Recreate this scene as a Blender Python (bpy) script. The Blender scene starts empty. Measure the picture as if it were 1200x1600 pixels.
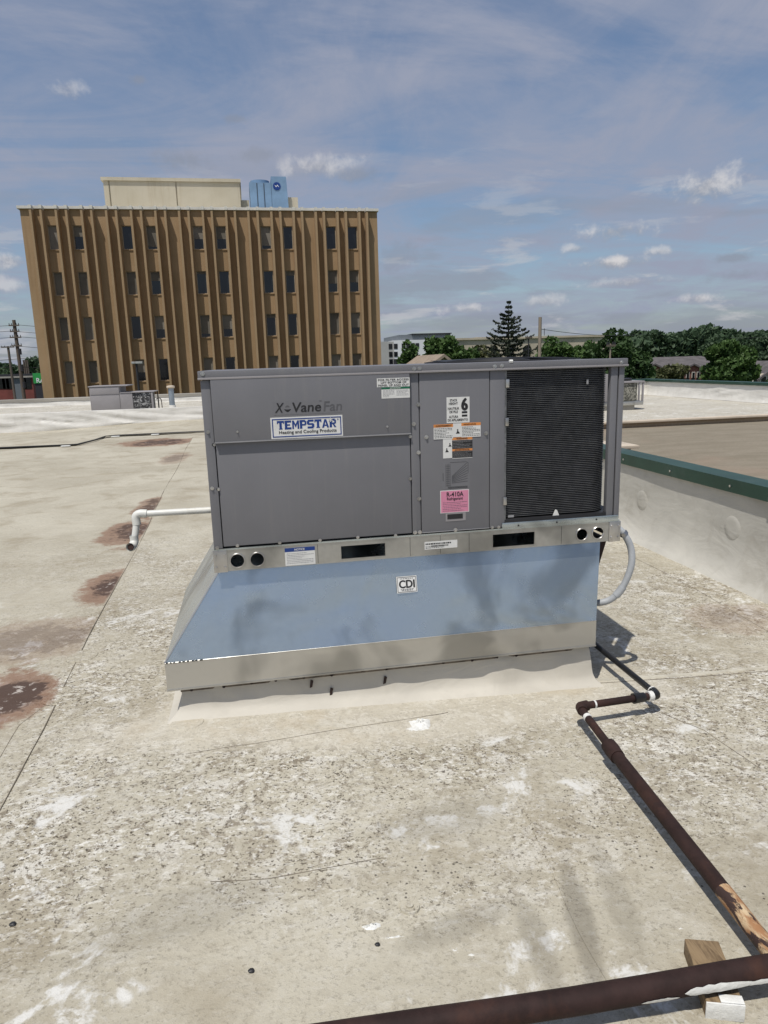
import bpy, bmesh, math, random
import numpy as np
from mathutils import Vector, Matrix, noise as mnoise
random.seed(7); RNG = np.random.default_rng(7)
R = math.radians
sc = bpy.context.scene
COL = sc.collection

# ------------------------------------------------------------------ camera
FPX, YAW, PITCH, ROLL = 1100.6, .1773, .2092, -.0299
CAM = Vector((.207, -3.026, 1.509))
_f = Vector((math.sin(YAW)*math.cos(PITCH), math.cos(YAW)*math.cos(PITCH), -math.sin(PITCH)))
_r = Vector((math.cos(YAW), -math.sin(YAW), 0)); _u = _r.cross(_f)
RGT = math.cos(ROLL)*_r + math.sin(ROLL)*_u
UPV = -math.sin(ROLL)*_r + math.cos(ROLL)*_u
cd = bpy.data.cameras.new('camera'); cam = bpy.data.objects.new('camera', cd); COL.objects.link(cam)
cd.sensor_fit = 'VERTICAL'; cd.sensor_height = 36; cd.lens = FPX/1600*36
cd.clip_start = .05; cd.clip_end = 6000
m3 = Matrix((RGT, UPV, -_f)).transposed(); cam.matrix_world = Matrix.Translation(CAM) @ m3.to_4x4()
sc.camera = cam
def ray(u, v): return RGT*((u-600)/FPX) - UPV*((v-800)/FPX) + _f
def onx(u, v, x): d = ray(u, v); return CAM + d*((x-CAM.x)/d.x)
def ony(u, v, y): d = ray(u, v); return CAM + d*((y-CAM.y)/d.y)
def onz(u, v, z): d = ray(u, v); return CAM + d*((z-CAM.z)/d.z)
def sstep(a, b, x): t = min(1, max(0, (x-a)/(b-a))); return t*t*(3-2*t)
def zr(x, y): return -.035*min(3.6, max(0, x+.1))*(1-sstep(6, 11, y))
def G(u, v, h=0):
    z = 0
    for _ in range(6):
        p = onz(u, v, z+h); z = zr(p.x, p.y)
    return p

# ------------------------------------------------------------------ world, sun, exposure
SUN = Vector((-.26, -.33, 1)).normalized()
EXPOSURE = -.05
w = bpy.data.worlds.new('World'); sc.world = w; w.use_nodes = True
wt = w.node_tree; wt.nodes.clear()
class NT:
    def __init__(s, tree): s.t = tree
    def n(s, typ, **kw):
        o = s.t.nodes.new(typ)
        for k, v in kw.items(): setattr(o, k, v)
        return o
    def put(s, sock, v):
        if v is None: return
        if hasattr(v, 'is_output') or isinstance(v, bpy.types.NodeSocket): s.t.links.new(v, sock)
        elif isinstance(v, (tuple, list, Vector)) and sock.type == 'RGBA' and len(v) == 3: sock.default_value = (*v, 1)
        else: sock.default_value = v
    def math(s, op, a, b=None, c=None, clamp=False):
        o = s.n('ShaderNodeMath', operation=op, use_clamp=clamp)
        s.put(o.inputs[0], a); s.put(o.inputs[1], b)
        if c is not None: s.put(o.inputs[2], c)
        return o.outputs[0]
    def vm(s, op, a, b=None, out=0):
        o = s.n('ShaderNodeVectorMath', operation=op); s.put(o.inputs[0], a); s.put(o.inputs[1], b)
        return o.outputs[out]
    def mix(s, f, a, b, blend='MIX'):
        o = s.n('ShaderNodeMix', data_type='RGBA', blend_type=blend)
        s.put(o.inputs[0], f); s.put(o.inputs[6], a); s.put(o.inputs[7], b)
        return o.outputs[2]
    def noise(s, co, scale, detail=4, rough=.55, dist=0, off=None):
        if off is not None: co = s.vm('ADD', co, off)
        o = s.n('ShaderNodeTexNoise'); s.put(o.inputs['Vector'], co)
        o.inputs['Scale'].default_value = scale; o.inputs['Detail'].default_value = detail
        o.inputs['Roughness'].default_value = rough; o.inputs['Distortion'].default_value = dist
        return o.outputs['Fac']
    def ss(s, x, a, b):
        o = s.n('ShaderNodeMapRange', interpolation_type='SMOOTHSTEP')
        s.put(o.inputs[0], x); o.inputs[1].default_value = a; o.inputs[2].default_value = b
        return o.outputs[0]
    def mul(s, a, b): return s.math('MULTIPLY', a, b)
    def scale(s, co, v, rz=0):
        o = s.n('ShaderNodeMapping'); s.put(o.inputs[0], co); o.inputs['Scale'].default_value = v
        o.inputs['Rotation'].default_value = (0, 0, rz); return o.outputs[0]
    def bump(s, h, st, d=.01, nrm=None):
        o = s.n('ShaderNodeBump'); o.inputs['Strength'].default_value = st; o.inputs['Distance'].default_value = d
        s.put(o.inputs['Height'], h)
        if nrm is not None: s.put(o.inputs['Normal'], nrm)
        return o.outputs[0]
W_ = NT(wt)
sky = W_.n('ShaderNodeTexSky', sky_type='NISHITA'); sky.sun_disc = False
sky.sun_elevation = math.asin(SUN.z); sky.sun_rotation = math.atan2(SUN.x, SUN.y)
sky.air_density = 1.0; sky.dust_density = 1.6; sky.ozone_density = 2.0; sky.altitude = 200
tc = W_.n('ShaderNodeTexCoord').outputs['Generated']
sep = W_.n('ShaderNodeSeparateXYZ'); wt.links.new(tc, sep.inputs[0])
zc = W_.math('ADD', W_.math('MAXIMUM', sep.outputs[2], 0.0), .12)
cmb = W_.n('ShaderNodeCombineXYZ')
W_.put(cmb.inputs[0], W_.math('DIVIDE', sep.outputs[0], zc)); W_.put(cmb.inputs[1], W_.math('DIVIDE', sep.outputs[1], zc))
pl = cmb.outputs[0]
# thin high veil
veil = W_.ss(W_.noise(W_.scale(pl, (.55, 1.2, 1), .5), 1.1, 7, .62, 1.1), .36, .62)
veil2 = W_.ss(W_.noise(W_.scale(pl, (.9, .5, 1), -.4), 2.6, 7, .64, .8), .36, .66)
skyc = W_.mix(1.0, sky.outputs[0], (.93, .97, 1.0), 'MULTIPLY')
veilc = (3.12, 3.45, 4.45)
c1 = W_.mix(W_.math('ADD', .10, W_.math('ADD', W_.mul(veil, .58), W_.mul(veil2, .34))), skyc, veilc)
# low broken cloud: grey flat streaks near the horizon
low = W_.math('SUBTRACT', 1.0, W_.ss(sep.outputs[2], .02, .34))
st = W_.noise(W_.scale(tc, (1.6, 1.6, 9)), 2.6, 6, .58, .3)
c2 = W_.mix(W_.mul(W_.mul(W_.ss(st, .48, .62), low), .62), c1, (2.6, 2.85, 3.4))
st2 = W_.noise(W_.scale(tc, (2.2, 2.2, 10)), 3.3, 7, .6, .3, (3.1, 1.7, .4))
c2 = W_.mix(W_.mul(W_.mul(W_.ss(st2, .55, .66), low), .6), c2, (5.4, 5.4, 5.6))
# separate heaps of cumulus, each with its own place in the sky
nz_a = W_.noise(tc, 26, 6, .64, .2); nz_b = W_.noise(tc, 75, 2, .6)
CL = [(1103, 290, 56, 23, .8), (960, 362, 62, 15, .75), (960, 410, 62, 11, 1.), (985, 441, 70, 9, .6), (1093, 466, 30, 9, .8), (1030, 392, 26, 8, .7),
      (735, 482, 46, 10, .7), (845, 470, 36, 10, .55), (500, 258, 62, 18, .62), (105, 137, 26, 13, .42), (395, 243, 40, 13, -.5), (280, 250, 60, 17, -.55),
      (560, 272, 38, 11, -.5), (620, 400, 40, 26, -.4), (12, 405, 26, 14, .8), (15, 445, 30, 12, .6), (218, 125, 12, 8, -.5), (372, 186, 18, 6, -.5), (1140, 404, 34, 8, -.6), (900, 388, 24, 8, .6), (1160, 430, 60, 10, -.5), (680, 462, 70, 10, -.3)]
nsum = W_.math('ADD', W_.mul(nz_a, 1.55), W_.math('MULTIPLY_ADD', nz_b, .45, -1.02)); nlit = W_.math('MULTIPLY_ADD', nz_a, 3.2, -1.6)
for (u, v, a, b, k) in CL:
    a *= 1.75; b *= 1.8
    d = ray(u, v).normalized(); e1 = d.cross(Vector((0, 0, 1))).normalized(); e2 = e1.cross(d)
    mp = W_.n('ShaderNodeMapping', vector_type='TEXTURE'); wt.links.new(tc, mp.inputs[0]); mp.inputs['Location'].default_value = d
    mp.inputs['Rotation'].default_value = Matrix((e1, d, e2)).transposed().to_euler('XYZ'); mp.inputs['Scale'].default_value = (a/1100, a/1100, b/1100)
    ln_ = W_.vm('LENGTH', mp.outputs[0], None, 1)
    mk = W_.n('ShaderNodeMapRange', interpolation_type='SMOOTHSTEP'); wt.links.new(W_.math('SUBTRACT', nsum, ln_), mk.inputs[0])
    mk.inputs[1].default_value = -.62; mk.inputs[2].default_value = -.05; mk.inputs[4].default_value = abs(k)
    if k > 0:
        sz = W_.n('ShaderNodeSeparateXYZ'); wt.links.new(mp.outputs[0], sz.inputs[0])
        colr = W_.mix(W_.ss(W_.math('ADD', sz.outputs[2], nlit), -.55, .35), (3.0, 3.15, 3.6), (6.4, 6.3, 6.4))
    else: colr = (2.55, 2.8, 3.4)
    c2 = W_.mix(mk.outputs[0], c2, colr)
bg = W_.n('ShaderNodeBackground'); bg.inputs[1].default_value = .105
wt.links.new(c2, bg.inputs[0]); wo = W_.n('ShaderNodeOutputWorld'); wt.links.new(bg.outputs[0], wo.inputs[0])
sl = bpy.data.lights.new('sun', 'SUN'); sl.energy = 3.75; sl.angle = R(.53); sl.color = (1, .955, .88)
so = bpy.data.objects.new('sun', sl); COL.objects.link(so); so.rotation_euler = SUN.to_track_quat('Z', 'Y').to_euler(); so.location = (0, 0, 30)
sc.render.engine = 'CYCLES'
cy_ = sc.cycles; cy_.max_bounces = 5; cy_.diffuse_bounces = 3; cy_.glossy_bounces = 3; cy_.transmission_bounces = 3; cy_.transparent_max_bounces = 4; cy_.caustics_reflective = False; cy_.caustics_refractive = False
w.cycles.sampling_method = 'MANUAL'; w.cycles.sample_map_resolution = 256
sc.view_settings.view_transform = 'Standard'; sc.view_settings.look = 'None'
sc.view_settings.exposure = EXPOSURE; sc.view_settings.gamma = 1; sc.view_settings.use_curve_mapping = False

# ------------------------------------------------------------------ materials
MATS = {}
def newmat(name):
    m = bpy.data.materials.new(name); m.use_nodes = True; t = m.node_tree; b = t.nodes['Principled BSDF']
    n = NT(t); n.b = b; n.co = n.n('ShaderNodeTexCoord').outputs['Object']; n.m = m
    MATS[name] = m; return n
def pmat(name, col, rough=.6, metal=0, var=.15, vs=6, bump=0, bs=60, spec=.5, dirt=None, emit=0):
    n = newmat(name)
    f = n.noise(n.co, vs, 5, .6)
    a = tuple(c*(1-var) for c in col); b = tuple(min(1, c*(1+var)) for c in col)
    c = n.mix(n.ss(f, .3, .7), a, b)
    if dirt: c = n.mix(n.mul(n.ss(n.noise(n.co, vs*.6, 6, .65, .6, (4, 2, 1)), .5, .72), dirt[1]), c, dirt[0])
    n.put(n.b.inputs['Base Color'], c)
    n.b.inputs['Roughness'].default_value = rough; n.b.inputs['Metallic'].default_value = metal
    n.b.inputs['Specular IOR Level'].default_value = spec
    if bump: n.put(n.b.inputs['Normal'], n.bump(n.noise(n.co, bs, 5, .6), bump))
    return n.m

# ------------------------------------------------------------------ mesh helpers
def link(name, me, mat, parent=None, world=True):
    o = bpy.data.objects.new(name, me); COL.objects.link(o)
    if mat is not None and len(me.materials) == 0: me.materials.append(MATS[mat] if isinstance(mat, str) else mat)
    if parent is not None:
        o.parent = parent
        if world and parent.type == 'EMPTY': o.matrix_parent_inverse = Matrix.LocRotScale(parent.location, parent.rotation_euler, None).inverted()
    return o
def empty(name, loc, label, cat, group=None, rz=0):
    o = bpy.data.objects.new(name, None); COL.objects.link(o); o.location = loc; o.rotation_euler = (0, 0, rz); o.empty_display_size = .2
    return tag(o, label, cat, group)
def tag(o, label, cat, group=None):
    o['label'] = label; o['category'] = cat
    if group: o['group'] = group
    return o
def struct(o): o['kind'] = 'structure'; return o
class MB:
    def __init__(s): s.bm = bmesh.new()
    def box(s, x0, x1, y0, y1, z0, z1, bev=0, mat=None):
        vs = [s.bm.verts.new(p) for p in ((x0,y0,z0),(x1,y0,z0),(x1,y1,z0),(x0,y1,z0),(x0,y0,z1),(x1,y0,z1),(x1,y1,z1),(x0,y1,z1))]
        fs = [s.bm.faces.new([vs[i] for i in f]) for f in ((3,2,1,0),(4,5,6,7),(0,1,5,4),(1,2,6,5),(2,3,7,6),(3,0,4,7))]
        if mat is not None: bmesh.ops.transform(s.bm, matrix=mat, verts=vs)
        if bev:
            es = list({e for f in fs for e in f.edges})
            bmesh.ops.bevel(s.bm, geom=es, offset=bev, segments=2, affect='EDGES', profile=.6)
        return s
    def tube(s, pts, r, n=10, cap=True):
        pts = [Vector(p) for p in pts]; rs = r if isinstance(r, (list, tuple)) else [r]*len(pts); rings = []
        nprev = None
        for i, p in enumerate(pts):
            t = (pts[min(i+1, len(pts)-1)]-pts[max(i-1, 0)]).normalized()
            if nprev is None: a = t.orthogonal().normalized()
            else: a = (nprev-t*nprev.dot(t)).normalized()
            nprev = a; b = t.cross(a)
            rings.append([s.bm.verts.new(p+(a*math.cos(2*math.pi*k/n)+b*math.sin(2*math.pi*k/n))*rs[i]) for k in range(n)])
        for i in range(len(rings)-1):
            for k in range(n): s.bm.faces.new((rings[i][k], rings[i][(k+1)%n], rings[i+1][(k+1)%n], rings[i+1][k]))
        if cap: s.bm.faces.new(rings[0][::-1]); s.bm.faces.new(rings[-1])
        return s
    def poly(s, pts):
        s.bm.faces.new([s.bm.verts.new(p) for p in pts]); return s
    def prism(s, pts, off):
        off = Vector(off); a = [s.bm.verts.new(p) for p in pts]; b = [s.bm.verts.new(Vector(p)+off) for p in pts]; n = len(a)
        s.bm.faces.new(a); s.bm.faces.new(b[::-1])
        for i in range(n): s.bm.faces.new((a[i], b[i], b[(i+1)%n], a[(i+1)%n]))
        return s
    def grid(s, fn, us, vs):
        g = [[s.bm.verts.new(fn(u, v)) for u in us] for v in vs]
        for j in range(len(vs)-1):
            for i in range(len(us)-1): s.bm.faces.new((g[j][i], g[j][i+1], g[j+1][i+1], g[j+1][i]))
        return s
    def disc(s, c, r, n=20, h=.003, rough=0, seed=0):
        rd = random.Random(seed); c = Vector(c)
        k = [1+rough*rd.uniform(-1, 1) for _ in range(n)]
        a = [s.bm.verts.new(c+Vector((math.cos(2*math.pi*i/n)*r[0]*k[i], math.sin(2*math.pi*i/n)*r[1]*k[i], -.004))) for i in range(n)]
        b = [s.bm.verts.new(c+Vector((math.cos(2*math.pi*i/n)*r[0]*k[i]*.93, math.sin(2*math.pi*i/n)*r[1]*k[i]*.93, h))) for i in range(n)]
        for i in range(n): s.bm.faces.new((a[i], a[(i+1)%n], b[(i+1)%n], b[i]))
        s.bm.faces.new(b); return s
    def done(s, name, mat, parent=None, smooth=False, world=True):
        bmesh.ops.recalc_face_normals(s.bm, faces=s.bm.faces)
        me = bpy.data.meshes.new(name); s.bm.to_mesh(me); s.bm.free()
        if smooth:
            me.polygons.foreach_set('use_smooth', [True]*len(me.polygons))
            try: me.set_sharp_from_angle(angle=R(38))
            except Exception: pass
        return link(name, me, mat, parent, world)
def B(name, x0, x1, y0, y1, z0, z1, mat, parent=None, bev=0, world=True):
    return MB().box(x0, x1, y0, y1, z0, z1, bev).done(name, mat, parent, bool(bev), world)
def quads_mesh(name, V):           # V: (n,4,3)
    n = len(V); me = bpy.data.meshes.new(name); me.vertices.add(n*4); me.loops.add(n*4); me.polygons.add(n)
    me.vertices.foreach_set('co', V.reshape(-1).astype(np.float32)); me.loops.foreach_set('vertex_index', np.arange(n*4, dtype=np.int32))
    me.polygons.foreach_set('loop_start', np.arange(0, n*4, 4, dtype=np.int32)); me.update(calc_edges=True); me.validate(); return me
def curve_mesh(cu):
    o = bpy.data.objects.new('tmp', cu); COL.objects.link(o); dg = bpy.context.evaluated_depsgraph_get(); dg.update()
    me = bpy.data.meshes.new_from_object(o.evaluated_get(dg)); bpy.data.objects.remove(o); return me
def plate(name, outer, holes, y0, y1, mat, parent):     # sheet in the XZ plane with real holes
    cu = bpy.data.curves.new('p', 'CURVE'); cu.dimensions = '2D'; cu.fill_mode = 'BOTH'; cu.extrude = abs(y1-y0)/2
    for pts in [outer]+holes:
        s = cu.splines.new('POLY'); s.points.add(len(pts)-1); s.use_cyclic_u = True
        for q, p in zip(s.points, pts): q.co = (p[0], p[1], 0, 1)
    me = curve_mesh(cu); ym = (y0+y1)/2
    for v in me.vertices: v.co = Vector((v.co.x, ym-v.co.z, v.co.y))
    me.name = name; return link(name, me, mat, parent)
def text(s, x0, x1, z0, z1, y, mat, parent, bold=0, shear=0, name='lettering', M=None, sx=1.0):
    cu = bpy.data.curves.new('t', 'FONT'); cu.body = s; cu.size = 1; cu.offset = min(bold, .008); cu.shear = shear; cu.extrude = .004; cu.resolution_u = 3
    me = curve_mesh(cu); V = np.array([v.co[:] for v in me.vertices]); lo = V.min(0); hi = V.max(0)
    for v in me.vertices:
        a = x0+(v.co.x-lo[0])/(hi[0]-lo[0])*(x1-x0); b = z0+(v.co.y-lo[1])/(hi[1]-lo[1])*(z1-z0)
        v.co = Vector((a, y-.0003-(v.co.z+.004)*.02, b))
        if M is not None: v.co = M @ v.co
    if bold > .01:
        e = bold*.5*(z1-z0)*1.35; bm = bmesh.new(); bm.from_mesh(me); base = list(bm.verts)+list(bm.edges)+list(bm.faces)
        for i, (ex, ez) in enumerate(((e, 0), (-e, 0), (0, e*.6), (0, -e*.6))):
            dv = Vector((ex, -.00004*(i+1), ez)); dv = M.to_3x3() @ dv if M is not None else dv
            r_ = bmesh.ops.duplicate(bm, geom=base); bmesh.ops.translate(bm, verts=[g for g in r_['geom'] if isinstance(g, bmesh.types.BMVert)], vec=dv)
        bm.to_mesh(me); bm.free()
    me.name = name; me.materials.clear(); return link(name, me, mat, parent)

# ------------------------------------------------------------------ material library
def roof_mat(name, near=True):
    n = newmat(name); co = n.co
    big = n.noise(co, .55, 5, .6, .4); mid = n.noise(co, 2.2, 7, .62, .5); fine = n.noise(co, 17, 5, .7, .6)
    c = n.mix(n.ss(big, .35, .65), (.395, .36, .28), (.495, .46, .37))
    c = n.mix(n.mul(n.ss(mid, .47, .68), .55), c, (.285, .24, .165))
    sp = n.n('ShaderNodeSeparateXYZ'); n.put(sp.inputs[0], co)
    grit = n.ss(n.noise(co, 1.7, 6, .68, .3, (9, 3, 0)), .385, .53)
    gb = .06
    if near:
        farm = n.math('SUBTRACT', 1.0, n.ss(sp.outputs[1], 1.2, 4.5))
        leftm = n.ss(sp.outputs[0], -1.1, -.75)
        smooth_near = n.ss(n.math('ADD', sp.outputs[1], n.mul(n.math('SUBTRACT', big, .5), 1.2)), -1.5, -.85)            # freshly coated strip along the near pipe
        grit = n.mul(n.mul(grit, n.math('MAXIMUM', n.mul(farm, leftm), n.mul(farm, .35))), n.math('ADD', n.mul(smooth_near, .82), .18))
    if near: grit = n.mul(grit, n.math('MULTIPLY_ADD', n.ss(n.noise(co, .8, 3, .5, 0, (1, 5, 5)), .38, .62), .65, .35)); gb = n.math('ADD', n.mul(n.mul(n.mul(farm, leftm), smooth_near), .22), .09)
    # scuffed white skin left between worn brown
    sc1 = n.noise(n.scale(co, (1.0, 1.5, 1), .5), 8, 7, .78, .35)
    c = n.mix(n.mul(n.ss(sc1, .50, .58), n.math('ADD', n.mul(grit, .8), gb)), c, (.60, .575, .51))
    sc2 = n.noise(n.scale(co, (1.3, 1.0, 1), -.7), 20, 7, .80, .3, (5, 1, 2))
    c = n.mix(n.mul(n.ss(sc2, .52, .58), n.math('ADD', n.mul(grit, .75), gb)), c, (.235, .20, .15))
    sc3 = n.noise(n.scale(co, (1.0, 1.25, 1), .9), 70, 4, .78, .3, (1, 7, 2))
    c = n.mix(n.mul(n.ss(sc3, .555, .60), n.math('ADD', n.mul(grit, .9), n.math('MULTIPLY_ADD', gb, 1.4, .06) if near else gb)), c, (.075, .06, .042))
    sc4 = n.noise(n.scale(co, (.8, 1.3, 1), .2), 36, 5, .80, .3, (2, 2, 8))
    c = n.mix(n.mul(n.ss(sc4, .545, .60), n.math('ADD', n.mul(grit, .8), gb)), c, (.70, .68, .62))
    vo = n.n('ShaderNodeTexVoronoi'); n.put(vo.inputs['Vector'], co); vo.inputs['Scale'].default_value = 42
    dots = n.mul(n.math('LESS_THAN', vo.outputs['Distance'], .17), n.ss(n.noise(co, 3.0, 3, .5, 0, (7, 7, 1)), .55, .63))
    c = n.mix(n.mul(dots, .8), c, (.06, .05, .04))
    # white repainted patches
    wp = n.ss(n.noise(co, 2.7, 6, .66, .4, (12, 4, 3)), .575, .64)
    if near: wp = n.mul(wp, n.math('SUBTRACT', 1.0, n.ss(sp.outputs[1], .8, 2.5)))
    c = n.mix(n.mul(wp, n.ss(fine, .36, .52)), c, (.66, .65, .61))
    wet = None
    if near:
        # ponding stains: brown rings that dried on the low side of the seam
        wob = n.noise(co, 2.6, 5, .6, .3)
        for (u, v, rx, ry, k, rot) in ((172, 912, .20, .42, 1, 0), (232, 792, .16, .62, .85, 0), (206, 828, .26, .60, .95, 0), (10, 1090, .23, .38, 1, 0), (250, 690, .85, .80, 1., 0), (40, 1000, .55, .35, .42, 0), (1160, 965, .34, .26, .35, 0), (275, 715, .25, .8, .5, 0)):
            p = G(u, v)
            dx = n.math('MULTIPLY', n.math('SUBTRACT', sp.outputs[0], p.x), 1/rx); dy = n.math('MULTIPLY', n.math('SUBTRACT', sp.outputs[1], p.y), 1/ry)
            rr = n.math('ADD', n.math('ADD', n.mul(dx, dx), n.mul(dy, dy)), n.math('ADD', n.mul(n.math('SUBTRACT', wob, .5), 3.2), n.mul(n.math('SUBTRACT', fine, .5), 1.5)))
            out = n.math('SUBTRACT', 1.0, n.ss(rr, .7, 1.35)); inn = n.math('SUBTRACT', 1.0, n.ss(rr, .1, .55))
            if u < 260: # water stops at the raised seam
                cut = n.math('SUBTRACT', 1.0, n.ss(n.math('ADD', sp.outputs[0], n.mul(sp.outputs[1], .0)), seam_x(p.y)-.03, seam_x(p.y)+.005))
                out = n.mul(out, cut); inn = n.mul(inn, cut)
            c = n.mix(n.mul(out, .80*k), c, (.225, .125, .08)); c = n.mix(n.mul(inn, .92*k), c, (.075, .048, .038))
            c = n.mix(n.mul(n.mul(inn, n.ss(fine, .56, .64)), .75*k), c, (.55, .50, .45))
        # warm dusty halo around the equipment curb
        hx = n.math('MULTIPLY', n.math('SUBTRACT', sp.outputs[0], .78), 1/1.35); hy = n.math('MULTIPLY', n.math('ADD', sp.outputs[1], .05), 1/.42)
        h = n.math('SUBTRACT', 1.0, n.ss(n.math('ADD', n.math('ADD', n.mul(hx, hx), n.mul(hy, hy)), n.mul(n.math('SUBTRACT', mid, .5), 1.6)), .6, 1.25))
        c = n.mix(n.mul(h, .66), c, (.58, .54, .45)); c = n.mix(n.mul(n.mul(h, n.ss(n.noise(co, 3.5, 5, .6, 0, (2, 8, 2)), .52, .66)), .25), c, (.42, .33, .20)) 
        # soft dark streaks running towards the near pipe
        for (u, v, rx, ry, rot, k) in ((905, 1430, .045, .34, -.25, .5), (842, 1475, .05, .2, -.1, .35), (720, 1440, .22, .06, .3, .3), (690, 1280, .3, .12, .2, .25), (960, 1390, .05, .3, -.2, .25), (300, 1420, .35, .12, .3, .22)):
            p = G(u, v); x_ = n.math('SUBTRACT', sp.outputs[0], p.x); y_ = n.math('SUBTRACT', sp.outputs[1], p.y)
            a = n.math('ADD', n.mul(x_, math.cos(rot)/rx), n.mul(y_, math.sin(rot)/rx)); b = n.math('ADD', n.mul(x_, -math.sin(rot)/ry), n.mul(y_, math.cos(rot)/ry))
            rr = n.math('ADD', n.math('ADD', n.mul(a, a), n.mul(b, b)), n.mul(n.math('SUBTRACT', mid, .5), 2.0))
            c = n.mix(n.mul(n.math('SUBTRACT', 1.0, n.ss(rr, .1, 1.1)), k), c, (.13, .115, .09))
    else:
        c = n.mix(.25, c, (.62, .60, .55))
    n.put(n.b.inputs['Base Color'], c); n.b.inputs['Roughness'].default_value = .8; n.b.inputs['Specular IOR Level'].default_value = .25
    wr = n.noise(n.scale(co, (.9, 2.2, 1), .25), 2.4, 4, .5, .6)
    b1 = n.bump(wr, .35, .05); b2 = n.bump(sc1, .42, .012, b1); b3 = n.bump(sc3, .5, .005, b2)
    n.put(n.b.inputs['Normal'], b3); return n.m
def seam_x(y): return -.775-.03*max(0, y)-.012*math.sin(y*1.3)
roof_mat('membrane'); roof_mat('membrane_far', False)
def white_membrane(name, col, dirt):
    n = newmat(name); co = n.co
    c = n.mix(n.ss(n.noise(co, 1.4, 6, .6, .5), .3, .7), tuple(x*.86 for x in col), col)
    c = n.mix(n.mul(n.ss(n.noise(co, 4, 6, .65, .6, (3, 3, 3)), .5, .7), dirt), c, (.30, .27, .21))
    sp = n.n('ShaderNodeSeparateXYZ'); n.put(sp.inputs[0], co)
    n.put(n.b.inputs['Base Color'], c); n.b.inputs['Roughness'].default_value = .6; n.b.inputs['Specular IOR Level'].default_value = .35
    n.put(n.b.inputs['Normal'], n.bump(n.noise(n.scale(co, (.7, .7, 1.6)), 3.5, 4, .5, .8), .35, .03)); return n.m
white_membrane('wall_membrane', (.60, .58, .52), .30)
white_membrane('white_membrane', (.76, .74, .69), .14)
white_membrane('curb_membrane', (.60, .565, .49), .16)
pmat('patch', (.46, .43, .34), .75, var=.12, vs=14, bump=.3, bs=40, dirt=((.25, .21, .15), .5))
pmat('patch_light', (.50, .47, .39), .75, var=.12, vs=14, bump=.3, bs=40, dirt=((.3, .26, .19), .4))
pmat('seam', (.43, .40, .32), .75, var=.2, vs=9, bump=.3, bs=50, dirt=((.16, .13, .09), .6))
pmat('seam_dark', (.17, .145, .11), .8, var=.3, vs=9)
pmat('sealant', (.74, .74, .71), .55, var=.06, vs=20, bump=.5, bs=30, dirt=((.45, .42, .36), .35))
def paint(name, col, rough=.45, streak=.12):
    n = newmat(name); co = n.co
    c = n.mix(n.ss(n.noise(co, 2.2, 5, .6), .3, .7), tuple(x*.94 for x in col), tuple(x*1.05 for x in col))
    stt = n.noise(n.scale(co, (22, 22, 1.3)), 1.5, 5, .65)
    c = n.mix(n.mul(n.ss(stt, .52, .75), streak), c, (.33, .31, .27))
    n.put(n.b.inputs['Base Color'], c); n.put(n.b.inputs['Roughness'], n.math('ADD', n.mul(n.noise(co, 9, 4, .6), .2), rough-.1))
    n.put(n.b.inputs['Normal'], n.bump(n.noise(co, 1.6, 2, .5), .12, .03)); return n.m
paint('unit_paint', (.175, .175, .188)); paint('old_paint', (.30, .285, .29), .55, .2)
pmat('seam_gap', (.02, .02, .022), .8)
def galv(name, col, rough, spang=.10, metal=.9, bs=.1):
    n = newmat(name); co = n.co
    vo = n.noise(co, 38, 3, .6)
    c = n.mix(n.mul(n.ss(vo, .3, .7), spang*3), col, tuple(x*.8 for x in col))
    reflect_blotch = n.noise(co, 2.9, 3, .5, .3)
    c = n.mix(n.mul(n.ss(reflect_blotch, .47, .64), .62), c, tuple(x*.40 for x in col))  # dark blotches paint the mottled reflections into the metal colour
    n.put(n.b.inputs['Base Color'], c); n.b.inputs['Metallic'].default_value = metal
    n.put(n.b.inputs['Roughness'], n.math('ADD', n.mul(n.noise(co, 5, 4, .6), .16), rough-.06))
    b1 = n.bump(n.noise(co, 2.6, 2, .5, .6), bs, .05); n.put(n.b.inputs['Normal'], b1); return n.m
galv('galvanized', (.57, .635, .67), .24, .05, .88, .3); galv('galv_warm_cast', (.60, .59, .56), .33, .03, .86, .15); galv('rail_zinc', (.55, .545, .52), .40, .15); galv('screw_zinc', (.62, .61, .6), .3)  # same metal twice: sky blue and roof beige reflections tinted into the colour
pmat('coil', (.030, .031, .036), .55, .35, var=.35, vs=7, dirt=((.10, .095, .085), .35))
pmat('coil_edge', (.20, .205, .21), .5, .6, var=.3, vs=30)
pmat('black_plastic', (.018, .018, .02), .5)
pmat('sticker_white', (.72, .72, .70), .4, var=.05, vs=20); pmat('ink', (.018, .018, .02), .5, var=.05); pmat('ink_grey', (.105, .105, .113), .5, var=.05)
pmat('ink_soft', (.30, .30, .31), .5, var=.1); pmat('blue_ink', (.010, .045, .22), .4, var=.08); pmat('green_ink', (.01, .13, .065), .4); pmat('orange_ink', (.72, .27, .07), .4, var=.1)
pmat('pink', (.66, .25, .37), .5, var=.06, vs=10)
pmat('pipe_black', (.018, .018, .019), .4, .2, var=.3, vs=20)
pmat('pipe_brown', (.030, .016, .014), .72, .0, var=.35, vs=9, bump=.12, bs=70, spec=.25, dirt=((.075, .032, .02), .5))
n = newmat('pipe_peeled'); co = n.co
f = n.noise(n.scale(co, (3.0, 1, 3.0), .08), 9, 6, .65, .6); g = n.noise(n.scale(co, (3, .8, 3)), 16, 5, .65, .3, (4, 4, 4))
c = n.mix(n.ss(g, .4, .62), (.34, .17, .075), (.58, .44, .27)); c = n.mix(n.ss(f, .50, .56), c, (.04, .02, .016))
n.put(n.b.inputs['Base Color'], c); n.b.inputs['Roughness'].default_value = .7; n.put(n.b.inputs['Normal'], n.bump(f, .5, .006))
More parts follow.
